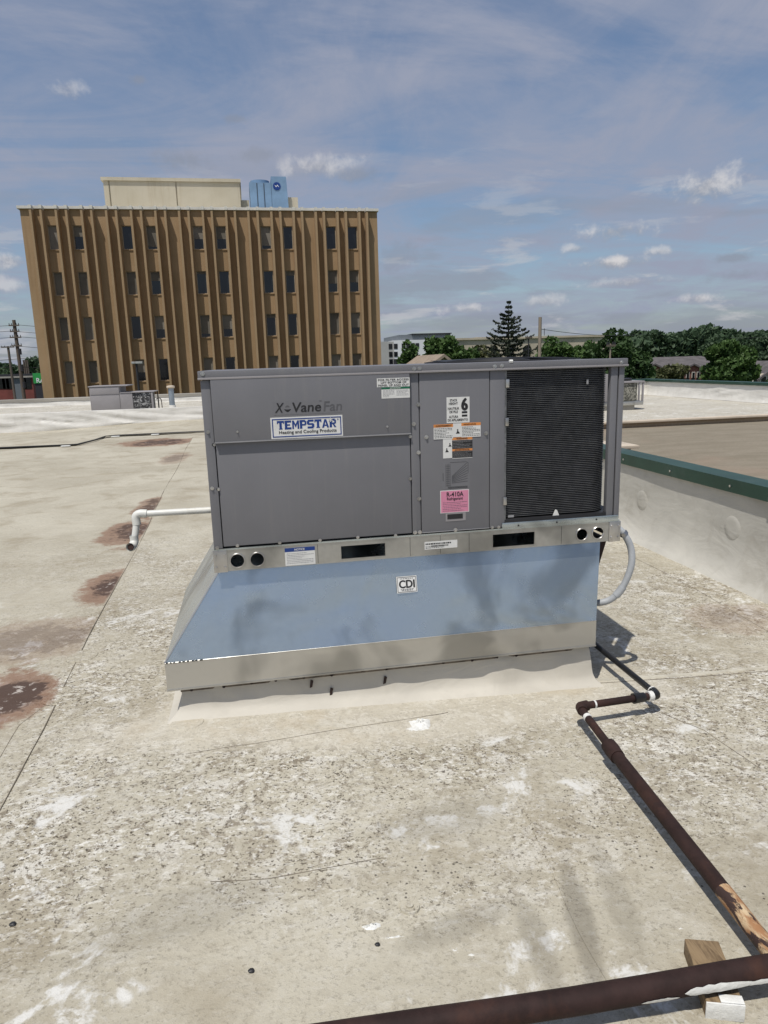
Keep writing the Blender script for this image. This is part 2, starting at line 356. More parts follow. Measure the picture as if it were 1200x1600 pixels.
pmat('rust_dark', (.032, .014, .011), .7, var=.3, vs=10)
pmat('conduit', (.42, .44, .46), .45, var=.08, vs=12, dirt=((.3, .29, .26), .3)); pmat('pvc', (.70, .70, .66), .4, var=.06, vs=12, dirt=((.5, .46, .38), .35))
def wood(name, a, b):
    n = newmat(name); f = n.noise(n.scale(n.co, (16, 2.5, 16)), 4, 6, .65, .6)
    n.put(n.b.inputs['Base Color'], n.mix(n.ss(f, .35, .65), a, b)); n.b.inputs['Roughness'].default_value = .85
    n.put(n.b.inputs['Normal'], n.bump(f, .5, .006)); return n.m
wood('wood', (.13, .085, .045), (.27, .19, .105)); wood('pole_wood', (.09, .07, .055), (.17, .14, .11)); wood('pole_pale', (.25, .20, .15), (.36, .30, .24))
pmat('green_metal', (.016, .058, .040), .45, .2, var=.12, vs=3, dirt=((.16, .2, .2), .3))
def tanbrick(name, a, b, mortar, s=1.0):
    n = newmat(name); co = n.co; sp = n.n('ShaderNodeSeparateXYZ'); n.put(sp.inputs[0], co)
    cb = n.n('ShaderNodeCombineXYZ'); n.put(cb.inputs[0], n.math('ADD', sp.outputs[0], sp.outputs[1])); n.put(cb.inputs[1], sp.outputs[2])
    br = n.n('ShaderNodeTexBrick'); n.put(br.inputs['Vector'], cb.outputs[0]); br.inputs['Scale'].default_value = 1
    br.inputs['Brick Width'].default_value = .2*s; br.inputs['Row Height'].default_value = .075*s; br.inputs['Mortar Size'].default_value = .009*s
    br.inputs['Color1'].default_value = (*a, 1); br.inputs['Color2'].default_value = (*b, 1); br.inputs['Mortar'].default_value = (*mortar, 1)
    c = n.mix(n.mul(n.ss(n.noise(co, .8, 5, .6), .45, .7), .35), br.outputs[0], tuple(x*.7 for x in a))
    n.put(n.b.inputs['Base Color'], c); n.b.inputs['Roughness'].default_value = .85; return n.m
tanbrick('tan_brick', (.33, .255, .175), (.29, .22, .15), (.36, .30, .22)); tanbrick('red_brick', (.20, .062, .042), (.15, .045, .034), (.26, .17, .13))
pmat('coping_tan', (.55, .47, .37), .6, var=.1, vs=3)
def stucco(name, a, b, stain):
    n = newmat(name); co = n.co
    c = n.mix(n.ss(n.noise(co, .35, 5, .6, .3), .3, .7), a, b)
    sv = n.noise(n.scale(co, (2.2, 2.2, .12)), 1.3, 6, .65)
    c = n.mix(n.mul(n.ss(sv, .5, .72), .45), c, stain)
    n.put(n.b.inputs['Base Color'], c); n.b.inputs['Roughness'].default_value = .9
    n.put(n.b.inputs['Normal'], n.bump(n.noise(co, 14, 5, .6), .3, .03)); return n.m
stucco('stucco', (.36, .245, .135), (.43, .295, .17), (.29, .175, .09)); stucco('penthouse', (.50, .45, .34), (.56, .51, .40), (.38, .31, .20))
pmat('trim_white', (.70, .67, .60), .6, var=.1, vs=1); pmat('frame_tan', (.40, .33, .24), .5)
def glass(name, col):
    n = newmat(name); n.b.inputs['Base Color'].default_value = (*col, 1); n.b.inputs['Roughness'].default_value = .08; n.b.inputs['Specular IOR Level'].default_value = .6
    return n.m
glass('window_glass', (.010, .011, .013)); pmat('blind', (.165, .15, .125), .7, var=.2, vs=.6); pmat('blind_light', (.24, .22, .19), .7, var=.15, vs=.6)
pmat('tower_blue', (.20, .32, .47), .5, .1, var=.12, vs=.8); pmat('tower_dark', (.05, .07, .10), .6)
pmat('vent_metal', (.33, .38, .43), .5, .6, var=.15, vs=4); pmat('asphalt', (.085, .085, .088), .9, var=.2, vs=.3)
pmat('concrete', (.36, .34, .30), .9, var=.15, vs=.5); pmat('shingle', (.105, .095, .095), .9, var=.25, vs=1.2, bump=.4, bs=8); pmat('shingle_tan', (.30, .24, .185), .9, var=.15, vs=2)
pmat('white_wall', (.78, .79, .80), .7, var=.04, vs=.2); pmat('grey_wall', (.42, .42, .40), .7, var=.08, vs=.3); pmat('roof_grey', (.16, .18, .20), .7, var=.1, vs=.2)
pmat('stone', (.50, .44, .34), .85, var=.12, vs=.4); pmat('siding', (.42, .37, .29), .8, var=.08, vs=.5)
pmat('store_green', (.03, .32, .07), .5, var=.08, vs=.3); pmat('store_red', (.20, .055, .045), .8, var=.2, vs=.4); pmat('dark_trim', (.03, .03, .035), .6)
pmat('car_red', (.48, .03, .03), .25, var=.05); pmat('car_dark', (.02, .022, .035), .2, var=.05); pmat('car_grey', (.16, .17, .18), .3, .4, var=.05); pmat('car_white', (.75, .75, .75), .3, var=.03)
pmat('tyre', (.02, .02, .02), .8); pmat('bark', (.075, .055, .04), .95, var=.3, vs=5, bump=.5, bs=12); pmat('wire', (.03, .03, .03), .6)
def ground_mat():
    n = newmat('terrain'); co = n.co
    g = n.mix(n.ss(n.noise(co, .15, 6, .6), .35, .65), (.045, .075, .022), (.085, .11, .04))
    n.put(n.b.inputs['Base Color'], n.mix(n.ss(n.noise(co, .012, 4, .6), .52, .58), g, (.11, .11, .108))); n.b.inputs['Roughness'].default_value = .95
ground_mat()
def leaf(name, a, b):
    n = newmat(name); oi = n.n('ShaderNodeNewGeometry').outputs['Random Per Island']
    c = n.mix(n.ss(n.noise(n.co, .7, 3, .5), .3, .7), a, b); c = n.mix(n.mul(oi, .55), c, tuple(x*1.5 for x in b))
    n.put(n.b.inputs['Base Color'], c); n.b.inputs['Roughness'].default_value = .6; n.b.inputs['Specular IOR Level'].default_value = .3
    t = n.n('ShaderNodeBsdfTranslucent'); n.put(t.inputs[0], c); mx = n.n('ShaderNodeMixShader'); mx.inputs[0].default_value = .22
    out = n.t.nodes['Material Output']; n.t.links.new(n.b.outputs[0], mx.inputs[1]); n.t.links.new(t.outputs[0], mx.inputs[2]); n.t.links.new(mx.outputs[0], out.inputs[0])
leaf('leaf', (.042, .085, .024), (.075, .13, .036)); leaf('leaf_dark', (.026, .052, .018), (.045, .084, .026)); leaf('leaf_olive', (.060, .072, .028), (.10, .105, .045)); leaf('needle', (.020, .030, .020), (.038, .048, .030)); leaf('leaf_hazed', (.044, .078, .042), (.062, .10, .050))  # far leaf tones are lightened, painting distance haze into the colour

# ================================================================== STRUCTURE
GZ = -4.0
def axis(a, segs):
    out = [a]
    for b, st in segs:
        k = max(1, int(round((b-out[-1])/st))); a0 = out[-1]; out += [a0+(b-a0)*(i+1)/k for i in range(k)]
    return out
XS = axis(-34, [(-8, 2), (-3, .3), (-1.4, .12), (3.52, .06)])
YS = axis(-14, [(-3, 1.0), (.6, .06), (5, .12), (12, .3), (16.5, .3)])
def rf(x, y):
    z = zr(x, y)
    d = math.hypot(max(0, abs(x-.8)-4), max(0, abs(y)-6))
    nn = mnoise.noise(Vector((x*1.1, y*1.9, 3.1)))*.006 + mnoise.noise(Vector((x*3.5, y*5, 1.7)))*.0025
    if x < -.8: nn += .004*mnoise.noise(Vector((x*2.0, y*2.2, 9)))
    # the sheet left of the seam laps 6 mm lower
    nn -= .006*sstep(0, .03, seam_x(y)-x)
    return Vector((x, y, z+nn-.004))
roof = struct(MB().grid(rf, XS, YS).done('roof', 'membrane', smooth=True))
rw = struct(MB().grid(lambda x, y: Vector((x, y, .004+.012*mnoise.noise(Vector((x*.9, y*2, 5))))), axis(3.52, [(15.2, .3)]), axis(12.0, [(22, .3)])).done('roof_wing', 'membrane_far', smooth=True))
rb = struct(MB().grid(lambda x, y: Vector((x, y, .24)), axis(-34, [(3, 3)]), axis(16.7, [(26, 3)])).done('roof_behind', 'membrane_far'))
struct(MB().grid(lambda x, y: Vector((x, y, GZ)), axis(-1800, [(-200, 400), (200, 40), (1800, 400)]), axis(-300, [(400, 50), (3000, 650)])).done('ground', 'terrain'))
# far low hills so that the ground meets the sky behind trees
# raised cricket below the left wall
def cricket(u, v):
    x = u; yf = 12.55 if x < -3.45 else (14.25 if x > -3.2 else 12.55+(x+3.45)/.25*1.7)
    zt = -.02+.19*sstep(-7, -1.3, x) if x < 0 else .17
    return Vector((x, yf+.06+(16.5-yf-.06)*v, .012+(max(zt, .03)-.012)*v))
MB().grid(cricket, axis(-34, [(-7, 3), (3.0, .25)]), [0, .25, .5, .75, 1]).done('cricket', 'membrane', roof)
# --- left wall across the roof
def wallface(x0, x1, y, ztop, zb, name, amp, sgn=-1, st=.16):
    def fn(x, t):
        z = zb(x)+(ztop-zb(x))*t
        nn = amp*mnoise.noise(Vector((x*.9+z*2.2, z*3.5, y)))+amp*.7*mnoise.noise(Vector((x*.5, z*6+x*.8, y+4)))
        nn *= math.sin(math.pi*min(1, t*1.02))**.5 if 0 < t < 1 else 0
        return Vector((x, y+sgn*abs(nn)+.05*sgn*(1-t)**3, z))
    return fn
lw = empty('parapet_wall', (-6, 16.5, 0), 'low white membrane covered wall with loose wrinkles crossing the roof', 'wall')
MB().grid(wallface(-34, 3, 16.5, .50, lambda x: -.03+.19*sstep(-7, -1.3, x), 'a', .085), axis(-34, [(-9, 2), (3, .09)]), [i/10 for i in range(11)]).done('wall_sheet', 'white_membrane', lw, True)
B('wall_core', -34, 3, 16.52, 16.72, -.1, .497, 'white_membrane', lw)
fw = empty('parapet_wall', (-6, 26, .2), 'white far parapet with flat grey cap behind the small old rooftop unit', 'wall')
MB().grid(wallface(-34, 3, 26, .42, lambda x: .22, 'a', .05), axis(-34, [(-14, 2), (3, .15)]), [i/8 for i in range(9)]).done('wall_sheet', 'white_membrane', fw, True)
B('cap', -34, 3.1, 25.98, 26.6, .425, .53, 'concrete', fw)
B('wall_core', -34, 3, 26.06, 26.5, GZ, .42, 'stucco', fw)
# --- right parapet with green coping
PX = 3.56
rp = empty('parapet_wall', (PX, 4, 0), 'white membrane faced parapet topped with dark green metal coping beside the walkway', 'wall')
def rpf(y, t):
    zb = zr(PX, y)-.01; z = zb+(.535-zb)*t; nn = .012*mnoise.noise(Vector((y*1.2, z*2, 2)))
    return Vector((PX-.10*(1-t)**6+nn*(0 < t < 1), y, z))
MB().grid(rpf, axis(-14, [(-1, 1), (6, .12), (12, .5)]), [0, .03, .07, .12, .2, .3, .45, .6, .8, 1]).done('wall_sheet', 'wall_membrane', rp, True)
B('wall_core', PX+.012, PX+.26, -14, 12.0, GZ, .533, 'tan_brick', rp)
for y0, y1 in ((-14, -2.05), (-2.04, 1.005), (1.02, 4.05), (4.06, 7.1), (7.11, 10.15), (10.16, 11.98)):
    dz = .004 if y0 < 1.01 and y1 > 1 else 0
    cp = MB().prism([(PX-.028, y0, .525+dz), (PX-.02, y0, .525+dz), (PX-.02, y0, .60), (PX+.28, y0, .585), (PX+.28, y0, .50), (PX+.288, y0, .50), (PX+.288, y0, .604-.012), (PX-.022, y0, .622), (PX-.030, y0, .622)], (0, y1-y0, 0)).done('coping', 'green_metal', rp)
    k = int((y1-y0)/.75)
    if y0 > -3:
        for i in range(k): MB().tube([(PX-.030, y0+.4+i*.75, .57), (PX-.036, y0+.4+i*.75, .57)], .009, 8).done('screw', 'screw_zinc', cp)
MB().prism([(PX-.034, 1.004, .52), (PX-.034, 1.026, .52), (PX-.034, 1.03, .63), (PX-.034, 1.0, .63)], (.3, 0, -.005)).done('sealant_joint', 'sealant', rp)
def on_wall(y, z, d):
    zb = zr(PX, y)-.01; q = rpf(y, min(.98, max(.02, (z-zb)/(.535-zb)))); return (q.x-d, y, z)
for (u, v) in ((1003, 782), (1143, 825)):
    p = onx(u, v, PX); m = MB(); n_ = 24; ring_ = []
    for rr_, d_ in ((.092, -.001), (.086, .0022), (.05, .0024), (.0, .003)):
        ring_.append([m.bm.verts.new(on_wall(p.y+math.cos(i*2*math.pi/n_)*rr_, p.z+math.sin(i*2*math.pi/n_)*rr_, d_)) for i in range(n_)] if rr_ else [m.bm.verts.new(on_wall(p.y, p.z, d_))])
    for a_, b_ in zip(ring_[:2], ring_[1:3]):
        for i in range(n_): m.bm.faces.new((a_[i], a_[(i+1) % n_], b_[(i+1) % n_], b_[i]))
    for i in range(n_): m.bm.faces.new((ring_[2][i], ring_[2][(i+1) % n_], ring_[3][0]))
    m.done('patch', 'wall_membrane', rp, True)
# --- lower tan roof beyond the green coping, and the low step up to the wing
ZL = -.13
n = newmat('granules'); co = n.co
c = n.mix(n.ss(n.noise(n.scale(co, (1, 2.6, 1), .15), 1.3, 5, .6, .5), .3, .7), (.205, .175, .125), (.255, .22, .165))
c = n.mix(n.mul(n.ss(n.noise(n.scale(co, (1, 2.2, 1)), 16, 5, .7), .48, .66), .5), c, (.14, .118, .085)); c = n.mix(n.mul(n.ss(n.noise(co, .5, 3, .5, 0, (3, 3, 3)), .5, .7), .5), c, (.29, .21, .155))
n.put(n.b.inputs['Base Color'], c); n.b.inputs['Roughness'].default_value = .95; n.put(n.b.inputs['Normal'], n.bump(n.noise(co, 40, 4, .7), .5, .01))
struct(MB().grid(lambda x, y: Vector((x, y, ZL+.006*mnoise.noise(Vector((x, y*2, 1))))), axis(PX+.27, [(32, .5)]), axis(-14, [(11.93, .5)])).done('lower_roof', 'granules'))
cw = empty('roof_step', (9, 12, ZL), 'low step with thin pale coping between the tan lower roof and the white far roof', 'roof edge')
B('step_face', PX+.30, 32, 11.94, 11.995, ZL-.1, -.02, 'tan_brick', cw)
B('coping', PX+.30, 32, 11.86, 12.10, -.018, .03, 'coping_tan', cw, .01)
p = onx(974, 700, PX+.62)
vb = empty('roof_vent', (p.x, p.y, ZL), 'small box vent with flat tan lid just behind the green coping', 'vent')
B('vent_box', PX+.42, PX+.74, p.y+.05, p.y+.45, ZL-.01, .50, 'old_paint', vb, .006); B('lid', PX+.34, PX+.80, p.y-.02, p.y+.52, .50, .535, 'coping_tan', vb, .006)
# --- far parapet of the wing
fp = empty('parapet_wall', (15, 18, 0), 'long white membrane parapet with green coping on the far wing', 'wall')
def fpa(y, t): z = .01+.5*t; return Vector((15.0-.06*abs(mnoise.noise(Vector((y*.8, z*5+y, 7))))*math.sin(math.pi*t)-.08*(1-t)**4, y, z))
MB().grid(fpa, axis(11.7, [(22, .15)]), [i/8 for i in range(9)]).done('wall_sheet', 'white_membrane', fp, True)
def fpb(x, t): z = .01+.5*t; return Vector((x, 22.0-.06*abs(mnoise.noise(Vector((x*.8, z*5+x, 2))))*math.sin(math.pi*t)-.08*(1-t)**4, z))
MB().grid(fpb, axis(3, [(15.0, .15)]), [i/8 for i in range(9)]).done('wall_sheet', 'white_membrane', fp, True)
B('wall_core', 15.02, 15.3, 11.7, 22.3, GZ, .505, 'tan_brick', fp); B('wall_core', 3, 15.0, 22.02, 22.3, GZ, .505, 'tan_brick', fp)
B('coping', 14.95, 15.34, 11.65, 22.34, .51, .60, 'green_metal', fp, .01); B('coping', 3, 14.945, 21.95, 22.34, .51, .60, 'green_metal', fp, .01)

# ================================================================== ROOF DETAILS
def ribbon(pts, wd, h, name, mat, parent=roof, closed=False, wob=.0):
    m = MB(); rows = []
    P = [Vector((p[0], p[1], 0)) for p in pts]
    for i, p in enumerate(P):
        t = (P[min(i+1, len(P)-1)]-P[max(i-1, 0)]).normalized(); s = Vector((-t.y, t.x, 0)); k = 1+wob*mnoise.noise(Vector((p.x*7, p.y*7, 1)))
        z = lambda q: rf(q.x, q.y).z
        rows.append([m.bm.verts.new((q.x, q.y, z(q)+hh)) for q, hh in ((p-s*wd*k, -.003), (p-s*wd*.6*k, h), (p+s*wd*.6*k, h), (p+s*wd*k, -.003))])
    for a, b in zip(rows[:-1], rows[1:]):
        for i in range(3): m.bm.faces.new((a[i], a[i+1], b[i+1], b[i]))
    return m.done(name, mat, parent, True)
def pathpx(L, n=14, wob=.01):
    pts = [G(*q) for q in L]; out = []
    for a, b in zip(pts[:-1], pts[1:]):
        for i in range(n): p = a.lerp(b, i/n); out.append(p+Vector((mnoise.noise(p*3)*wob, mnoise.noise(p*3+Vector((5, 5, 5)))*wob, 0)))
    return out+[pts[-1]]
ys = [-3+.12*i for i in range(140)]
ribbon([(seam_x(y)-.006, y) for y in ys if y < 13.5], .0032, .0012, 'seam_line', 'seam_dark', wob=.9)
ribbon(pathpx([(925, 1062), (1010, 1058), (1200, 1042), (1330, 1030)]), .014, .006, 'lap_seam', 'patch_light', wob=.5)
ribbon(pathpx([(925, 1067), (1010, 1062), (1200, 1047), (1330, 1036)]), .004, .0012, 'seam_line', 'seam_dark', wob=.9)
ribbon(pathpx([(800, 1220), (850, 1330), (905, 1450), (975, 1580), (1020, 1680)]), .004, .0025, 'lap_seam', 'membrane', wob=.5)
ribbon(pathpx([(330, 1376), (420, 1372), (500, 1358), (560, 1347), (600, 1340)]), .0022, .001, 'seam_line', 'seam_dark', wob=.9)
ribbon(pathpx([(290, 1175), (400, 1160), (520, 1140), (700, 1112)]), .0018, .001, 'seam_line', 'seam_dark', wob=.9)
ribbon(pathpx([(980, 865), (1060, 905), (1200, 985)]), .003, .001, 'seam_line', 'seam_dark', wob=.9)
ribbon(pathpx([(1010, 1105), (1100, 1140), (1190, 1200)]), .002, .001, 'seam_line', 'seam_dark', wob=.9)
ribbon(pathpx([(0, 1180), (30, 1130), (75, 1095)]), .002, .001, 'seam_line', 'seam_dark', wob=.9)
def patch(u, v, rx, ry, seed, mat='membrane', h=.0016, rough=.02, name='patch', n=26):
    p = G(u, v); z = rf(p.x, p.y).z; return MB().disc((p.x, p.y, z+.0025), (rx, ry), n, h, rough, seed).done(name, mat, roof)
patch(128, 1024, .085, .085, 1); patch(100, 1085, .10, .10, 2); patch(910, 1066, .075, .055, 4)
patch(640, 1415, .030, .030, 5, h=.004); patch(640, 1415, .012, .012, 6, h=.009, name='fastener_bump')
def sealant(u, v, rx, ry, seed, h=.012):
    p = G(u, v); m = MB(); N1 = 30; N2 = 6; kk = [.9+.42*mnoise.noise(Vector((math.cos(i*2*math.pi/30)*1.6, math.sin(i*2*math.pi/30)*1.6, seed*3.3)))+.22*mnoise.noise(Vector((i*.9, seed, 2))) for i in range(30)]
    z0 = rf(p.x, p.y).z; rows = []
    for j in range(N2):
        t = j/(N2-1); rr = 1-t*.9
        rows.append([m.bm.verts.new((p.x+math.cos(i*2*math.pi/N1)*rx*rr*kk[i], p.y+math.sin(i*2*math.pi/N1)*ry*rr*kk[i], z0-.003+(h*t**.6)*(1+.9*mnoise.noise(Vector((i*1.3, j*1.7, seed)))))) for i in range(N1)])
    for a, b in zip(rows[:-1], rows[1:]):
        for i in range(N1): m.bm.faces.new((a[i], a[(i+1) % N1], b[(i+1) % N1], b[i]))
    m.bm.faces.new(rows[-1]); return m.done('sealant_blob', 'sealant', roof, True)
sealant(655, 1130, .062, .055, 1, .016); sealant(640, 1138, .075, .03, 8, .004); sealant(580, 1445, .035, .014, 2, .009); sealant(610, 1462, .05, .006, 3, .004)
sealant(710, 1482, .03, .016, 4, .003); sealant(735, 1489, .02, .01, 5, .004); sealant(1063, 1450, .02, .012, 6, .003)
for (u, v, s) in ((20, 1443, .008), (393, 1517, .007), (590, 1474, .006)):
    p = G(u, v); m = MB(); bmesh.ops.create_icosphere(m.bm, subdivisions=2, radius=s)
    for q in m.bm.verts: q.co = Vector((q.co.x*1.3, q.co.y, q.co.z*.6))*(1+.3*mnoise.noise(q.co*200)); 
    bmesh.ops.translate(m.bm, verts=m.bm.verts, vec=(p.x, p.y, rf(p.x, p.y).z+s*.4))
    tag(m.done('pebble', 'ink', None, True), 'small black pebble lying loose on the worn roof membrane', 'pebble', 'pebbles on the roof')

# ================================================================== CURB + ADAPTER
AX0, AX1, AY0, AY1 = -.243, 1.762, -.05, 1.0
cb = empty('roof_curb', (.78, .5, 0), 'raised curb wrapped in wrinkled cream membrane under the galvanized adapter', 'curb')
CX0, CX1, CY0, CY1 = AX0+.055, AX1-.025, AY0+.038, AY1-.03
prof = [(0, .150), (0, .12), (.002, .095), (.005, .07), (.010, .048), (.018, .03), (.032, .015), (.055, .006), (.10, -.022)]
def ring(off, z):
    pts = []; x0, x1, y0, y1 = CX0-off, CX1+off, CY0-off, CY1+off
    def side(a, b, n):
        for i in range(n): t = i/n; pts.append((a[0]+(b[0]-a[0])*t, a[1]+(b[1]-a[1])*t))
    side((x0, y0), (x1, y0), 90); side((x1, y0), (x1, y1), 40); side((x1, y1), (x0, y1), 40); side((x0, y1), (x0, y0), 40)
    out = []
    for (x, y) in pts:
        mid = math.sin(math.pi*min(1, max(0, (.15-z)/.15)))**1
        wv = (.024*mnoise.noise(Vector((x*4.2, y*4, 1.3)))+.008*mnoise.noise(Vector((x*11+z*14, y*9, 4))))*mid
        base = rf(x, y).z; nx = (-1 if x <= x0+1e-6 else (1 if x >= x1-1e-6 else 0)); ny = (-1 if y <= y0+1e-6 else (1 if y >= y1-1e-6 else 0))
        lift = .022*max(0, mnoise.noise(Vector((x*3.1, y*3, 8))))*(1 if .01 < z < .09 else .2 if .008 < z < .12 else 0)
        out.append(Vector((x+nx*max(-.004, wv), y+ny*max(-.004, wv), (z if z > .1 else base*(1-z/.1)*1+z+max(0, 0))+lift)))
    return out
m = MB(); rows = [[m.bm.verts.new(v) for v in ring(o, z)] for o, z in prof]
for a, b in zip(rows[:-1], rows[1:]):
    for i in range(len(a)): m.bm.faces.new((a[i], a[(i+1) % len(a)], b[(i+1) % len(a)], b[i]))
m.done('flashing', 'curb_membrane', cb, True)
B('core', CX0+.02, CX1-.02, CY0+.02, CY1-.02, -.07, .16, 'wood', cb)
pmat('term_bar', (.16, .13, .10), .8, var=.5, vs=16, dirt=((.05, .03, .02), .8))
tb = MB().box(CX0-.004, CX1+.004, CY0-.006, CY0-.002, .108, .138).done('termination_bar', 'term_bar', cb)
for i in range(15):
    x = CX0+.05+i*.127+random.uniform(-.02, .02); MB().tube([(x, CY0-.002, .118+random.uniform(-.008, .006)), (x, CY0-.011, .116)], [.008, .006], 7).done('screw', 'rust_dark', tb)
for (u, v) in ((516, 1080), (485, 1068), (600, 1062)):
    p = ony(u, v, CY0-.012); MB().prism([(p.x-.004, CY0-.013, p.z-.022), (p.x+.008, CY0-.013, p.z-.018), (p.x+.014, CY0-.013, p.z+.012), (p.x+.002, CY0-.013, p.z+.018)], (0, .004, 0)).done('tar_smear', 'rust_dark', cb)
# corner patches of the flashing
for (u, v, rx, ry, s) in ((292, 1128, .075, .06, 12),): patch(u, v, rx, ry, s)

ad = empty('curb_adapter', (.76, .5, .14), 'shiny galvanized sheet metal curb adapter flaring below the grey rooftop unit', 'curb adapter')
TX0, TX1, TY0, TY1, ZT, ZS, ZB = .015, 1.818, .045, 1.14, .642, .265, .137
def bil(a, b, c, d, amp=.0):
    a, b, c, d = map(Vector, (a, b, c, d)); nrm = (b-a).cross(d-a).normalized()
    def fn(u, v):
        p = a.lerp(b, u).lerp(d.lerp(c, u), v); k = math.sin(math.pi*u)*math.sin(math.pi*v)
        return p+nrm*amp*k*(mnoise.noise(p*1.7)+.5*mnoise.noise(p*3.3))
    return fn
us = [i/40 for i in range(41)]; vs = [i/12 for i in range(13)]
slope_front = MB().grid(bil((AX0, AY0, ZS), (AX1, AY0, ZS), (TX1, TY0, ZT), (TX0, TY0, ZT), .010), us, vs).done('front_slope', 'galvanized', ad, True)
MB().grid(bil((AX0, AY1, ZS), (AX0, AY0, ZS), (TX0, TY0, ZT), (TX0, TY1, ZT), .010), us, vs).done('side_slope', 'galvanized', ad, True)
MB().grid(bil((AX1, AY0, ZS), (AX1, AY1, ZS), (TX1, TY1, ZT), (TX1, TY0, ZT), .006), us, vs).done('side_slope', 'galvanized', ad, True)
MB().grid(bil((AX1, AY1, ZS), (AX0, AY1, ZS), (TX0, TY1, ZT), (TX1, TY1, ZT), .006), us, vs).done('back_slope', 'galvanized', ad, True)
sk = MB()
sk.grid(bil((AX0, AY0-.002, ZB), (AX1, AY0-.002, ZB), (AX1, AY0-.002, ZS), (AX0, AY0-.002, ZS), .003), us, vs[::3])
sk.grid(bil((AX0, AY1, ZB), (AX0, AY0-.002, ZB), (AX0, AY0-.002, ZS), (AX0, AY1, ZS)), us, vs[::3])
sk.grid(bil((AX1, AY0-.002, ZB), (AX1, AY1, ZB), (AX1, AY1, ZS), (AX1, AY0-.002, ZS)), us, vs[::3])
sk.grid(bil((AX1, AY1, ZB), (AX0, AY1, ZB), (AX0, AY1, ZS), (AX1, AY1, ZS)), us, vs[::3])
skirt = sk.done('skirt', 'galv_warm_cast', ad, False)
B('hem', AX0-.001, AX1+.001, AY0-.006, AY0-.0025, ZB-.003, ZB+.004, 'rail_zinc', ad)
MB().tube([(AX0-.001, AY0-.003, ZS), (AX1, AY0-.003, ZS)], .0012, 6).done('fold_seam', 'galv_warm_cast', ad)
MB().tube([(AX0, AY0-.002, ZS), (TX0, TY0-.002, ZT-.003)], .003, 6).done('hip_seam', 'screw_zinc', ad)
m = MB()
for i in range(9): x = AX0+.004+i*.018+random.uniform(-.004, .004); m.box(x, x+random.uniform(.006, .014), AY0-.005, AY0-.0035, ZS-.003, ZS+.002)
m.done('seam_sealant', 'ink', ad)
pmat('smear', (.05, .045, .04), .6, .3)
# dark rusty closure piece hanging below the unit's right end
MB().prism([(TX1+.002, .10, .628), (TX1+.066, .10, .628), (AX1+.045, .10, .36), (AX1+.03, .10, .355)], (0, .55, 0)).done('closure_flange', 'rust_dark', ad)
# slope-plane matrix for the maker's label
e_x = Vector((1, 0, 0)); e_s = Vector((0, TY0-AY0, ZT-ZS)).normalized(); e_n = e_x.cross(e_s).normalized()   # points to the viewer
def slope_pt(u, v):
    d = ray(u, v); o = Vector((0, AY0, ZS)); t = (o-CAM).dot(e_n)/d.dot(e_n); return CAM+d*t
c0 = slope_pt(635.5, 913); SM = Matrix((e_x, -e_n, e_s)).transposed().to_4x4(); SM.translation = c0
hw, hh = .0475, .038
st_ = MB().box(-hw, hw, -.0035, -.0015, -hh, hh, mat=SM).done('maker_label', 'sticker_white', ad)
text('CDI', -.036, .036, -.016, .020, -.0037, 'ink', st_, .06, M=SM)
def frame_mesh(x0, x1, z0, z1, t, y, M=None):
    m = MB()
    for (a, b, c, d) in ((x0, x1, z0, z0+t), (x0, x1, z1-t, z1), (x0, x0+t, z0+t, z1-t), (x1-t, x1, z0+t, z1-t)): m.box(a, b, y-.0008, y, c, d, mat=M)
    return m
frame_mesh(-.044, .044, -.0345, .0345, .0018, -.0036, SM).done('border', 'ink', st_)
m = MB()
for (zz, a) in ((.027, .030), (-.022, .030), (-.027, .026)):
    x = -a
    while x < a: wl = random.uniform(.004, .012); m.box(x, min(a, x+wl), -.0044, -.0036, zz-.001, zz+.0012, mat=SM); x += wl+.003
m.done('fine_print', 'ink', st_)['kind'] = 'stuff'

# ================================================================== ROOFTOP UNIT
U = empty('rooftop_unit', (0, 0, .64), 'grey packaged rooftop air conditioner with dark coil and blue white nameplate on flared metal base', 'air conditioner')
UW, UD, Z0, ZR, ZTOP = 1.889, 1.187, .64, .738, 1.496
def ux(u, v, y=0): return ony(u, v, y).x
def uz(u, v, y=0): return ony(u, v, y).z
def circ(cx, cz, r, n=22): return [(cx+r*math.cos(i*2*math.pi/n), cz+r*math.sin(i*2*math.pi/n)) for i in range(n)]
holes = [circ(ux(371, 876), uz(371, 876), .031), circ(ux(402, 874), uz(402, 874), .031), circ(ux(909, 835), uz(909, 835), .029), circ(ux(934, 832.5), uz(934, 832.5), .029)]
for (ua, va, ub, vb) in ((533, 851, 602, 871), (770, 833, 835, 853)):
    um, vm_ = (ua+ub)/2, (va+vb)/2; x0, x1 = ux(ua, vm_), ux(ub, vm_); z0, z1 = uz(um, vb), uz(um, va); holes.append([(x0, z0), (x1, z0), (x1, z1), (x0, z1)])
rail = plate('base_rail', [(0, Z0), (UW, Z0), (UW, ZR-.004), (0, ZR-.004)], holes, -.0, .006, 'rail_zinc', U)
rb_ = MB(); rb_.box(0, UW, UD-.006, UD, Z0, ZR-.004); rb_.box(0, .006, .0065, UD-.0065, Z0, ZR-.004); rb_.box(UW-.006, UW, .0065, UD-.0065, Z0, ZR-.004); rb_.box(.007, UW-.007, .0065, .04, Z0, Z0+.003)
rb_.done('rail_frame', 'rail_zinc', U)
B('base_pan', 0, UW, -.004, UD, ZR-.003, ZR+.004, 'galvanized', U)
for i, h in enumerate(holes[:4]):
    pts = [(x, -.002, z) for x, z in h]; pts.append(pts[0]); MB().tube(pts, .0028, 6, False).done('hole_rim', 'screw_zinc', rail, True)
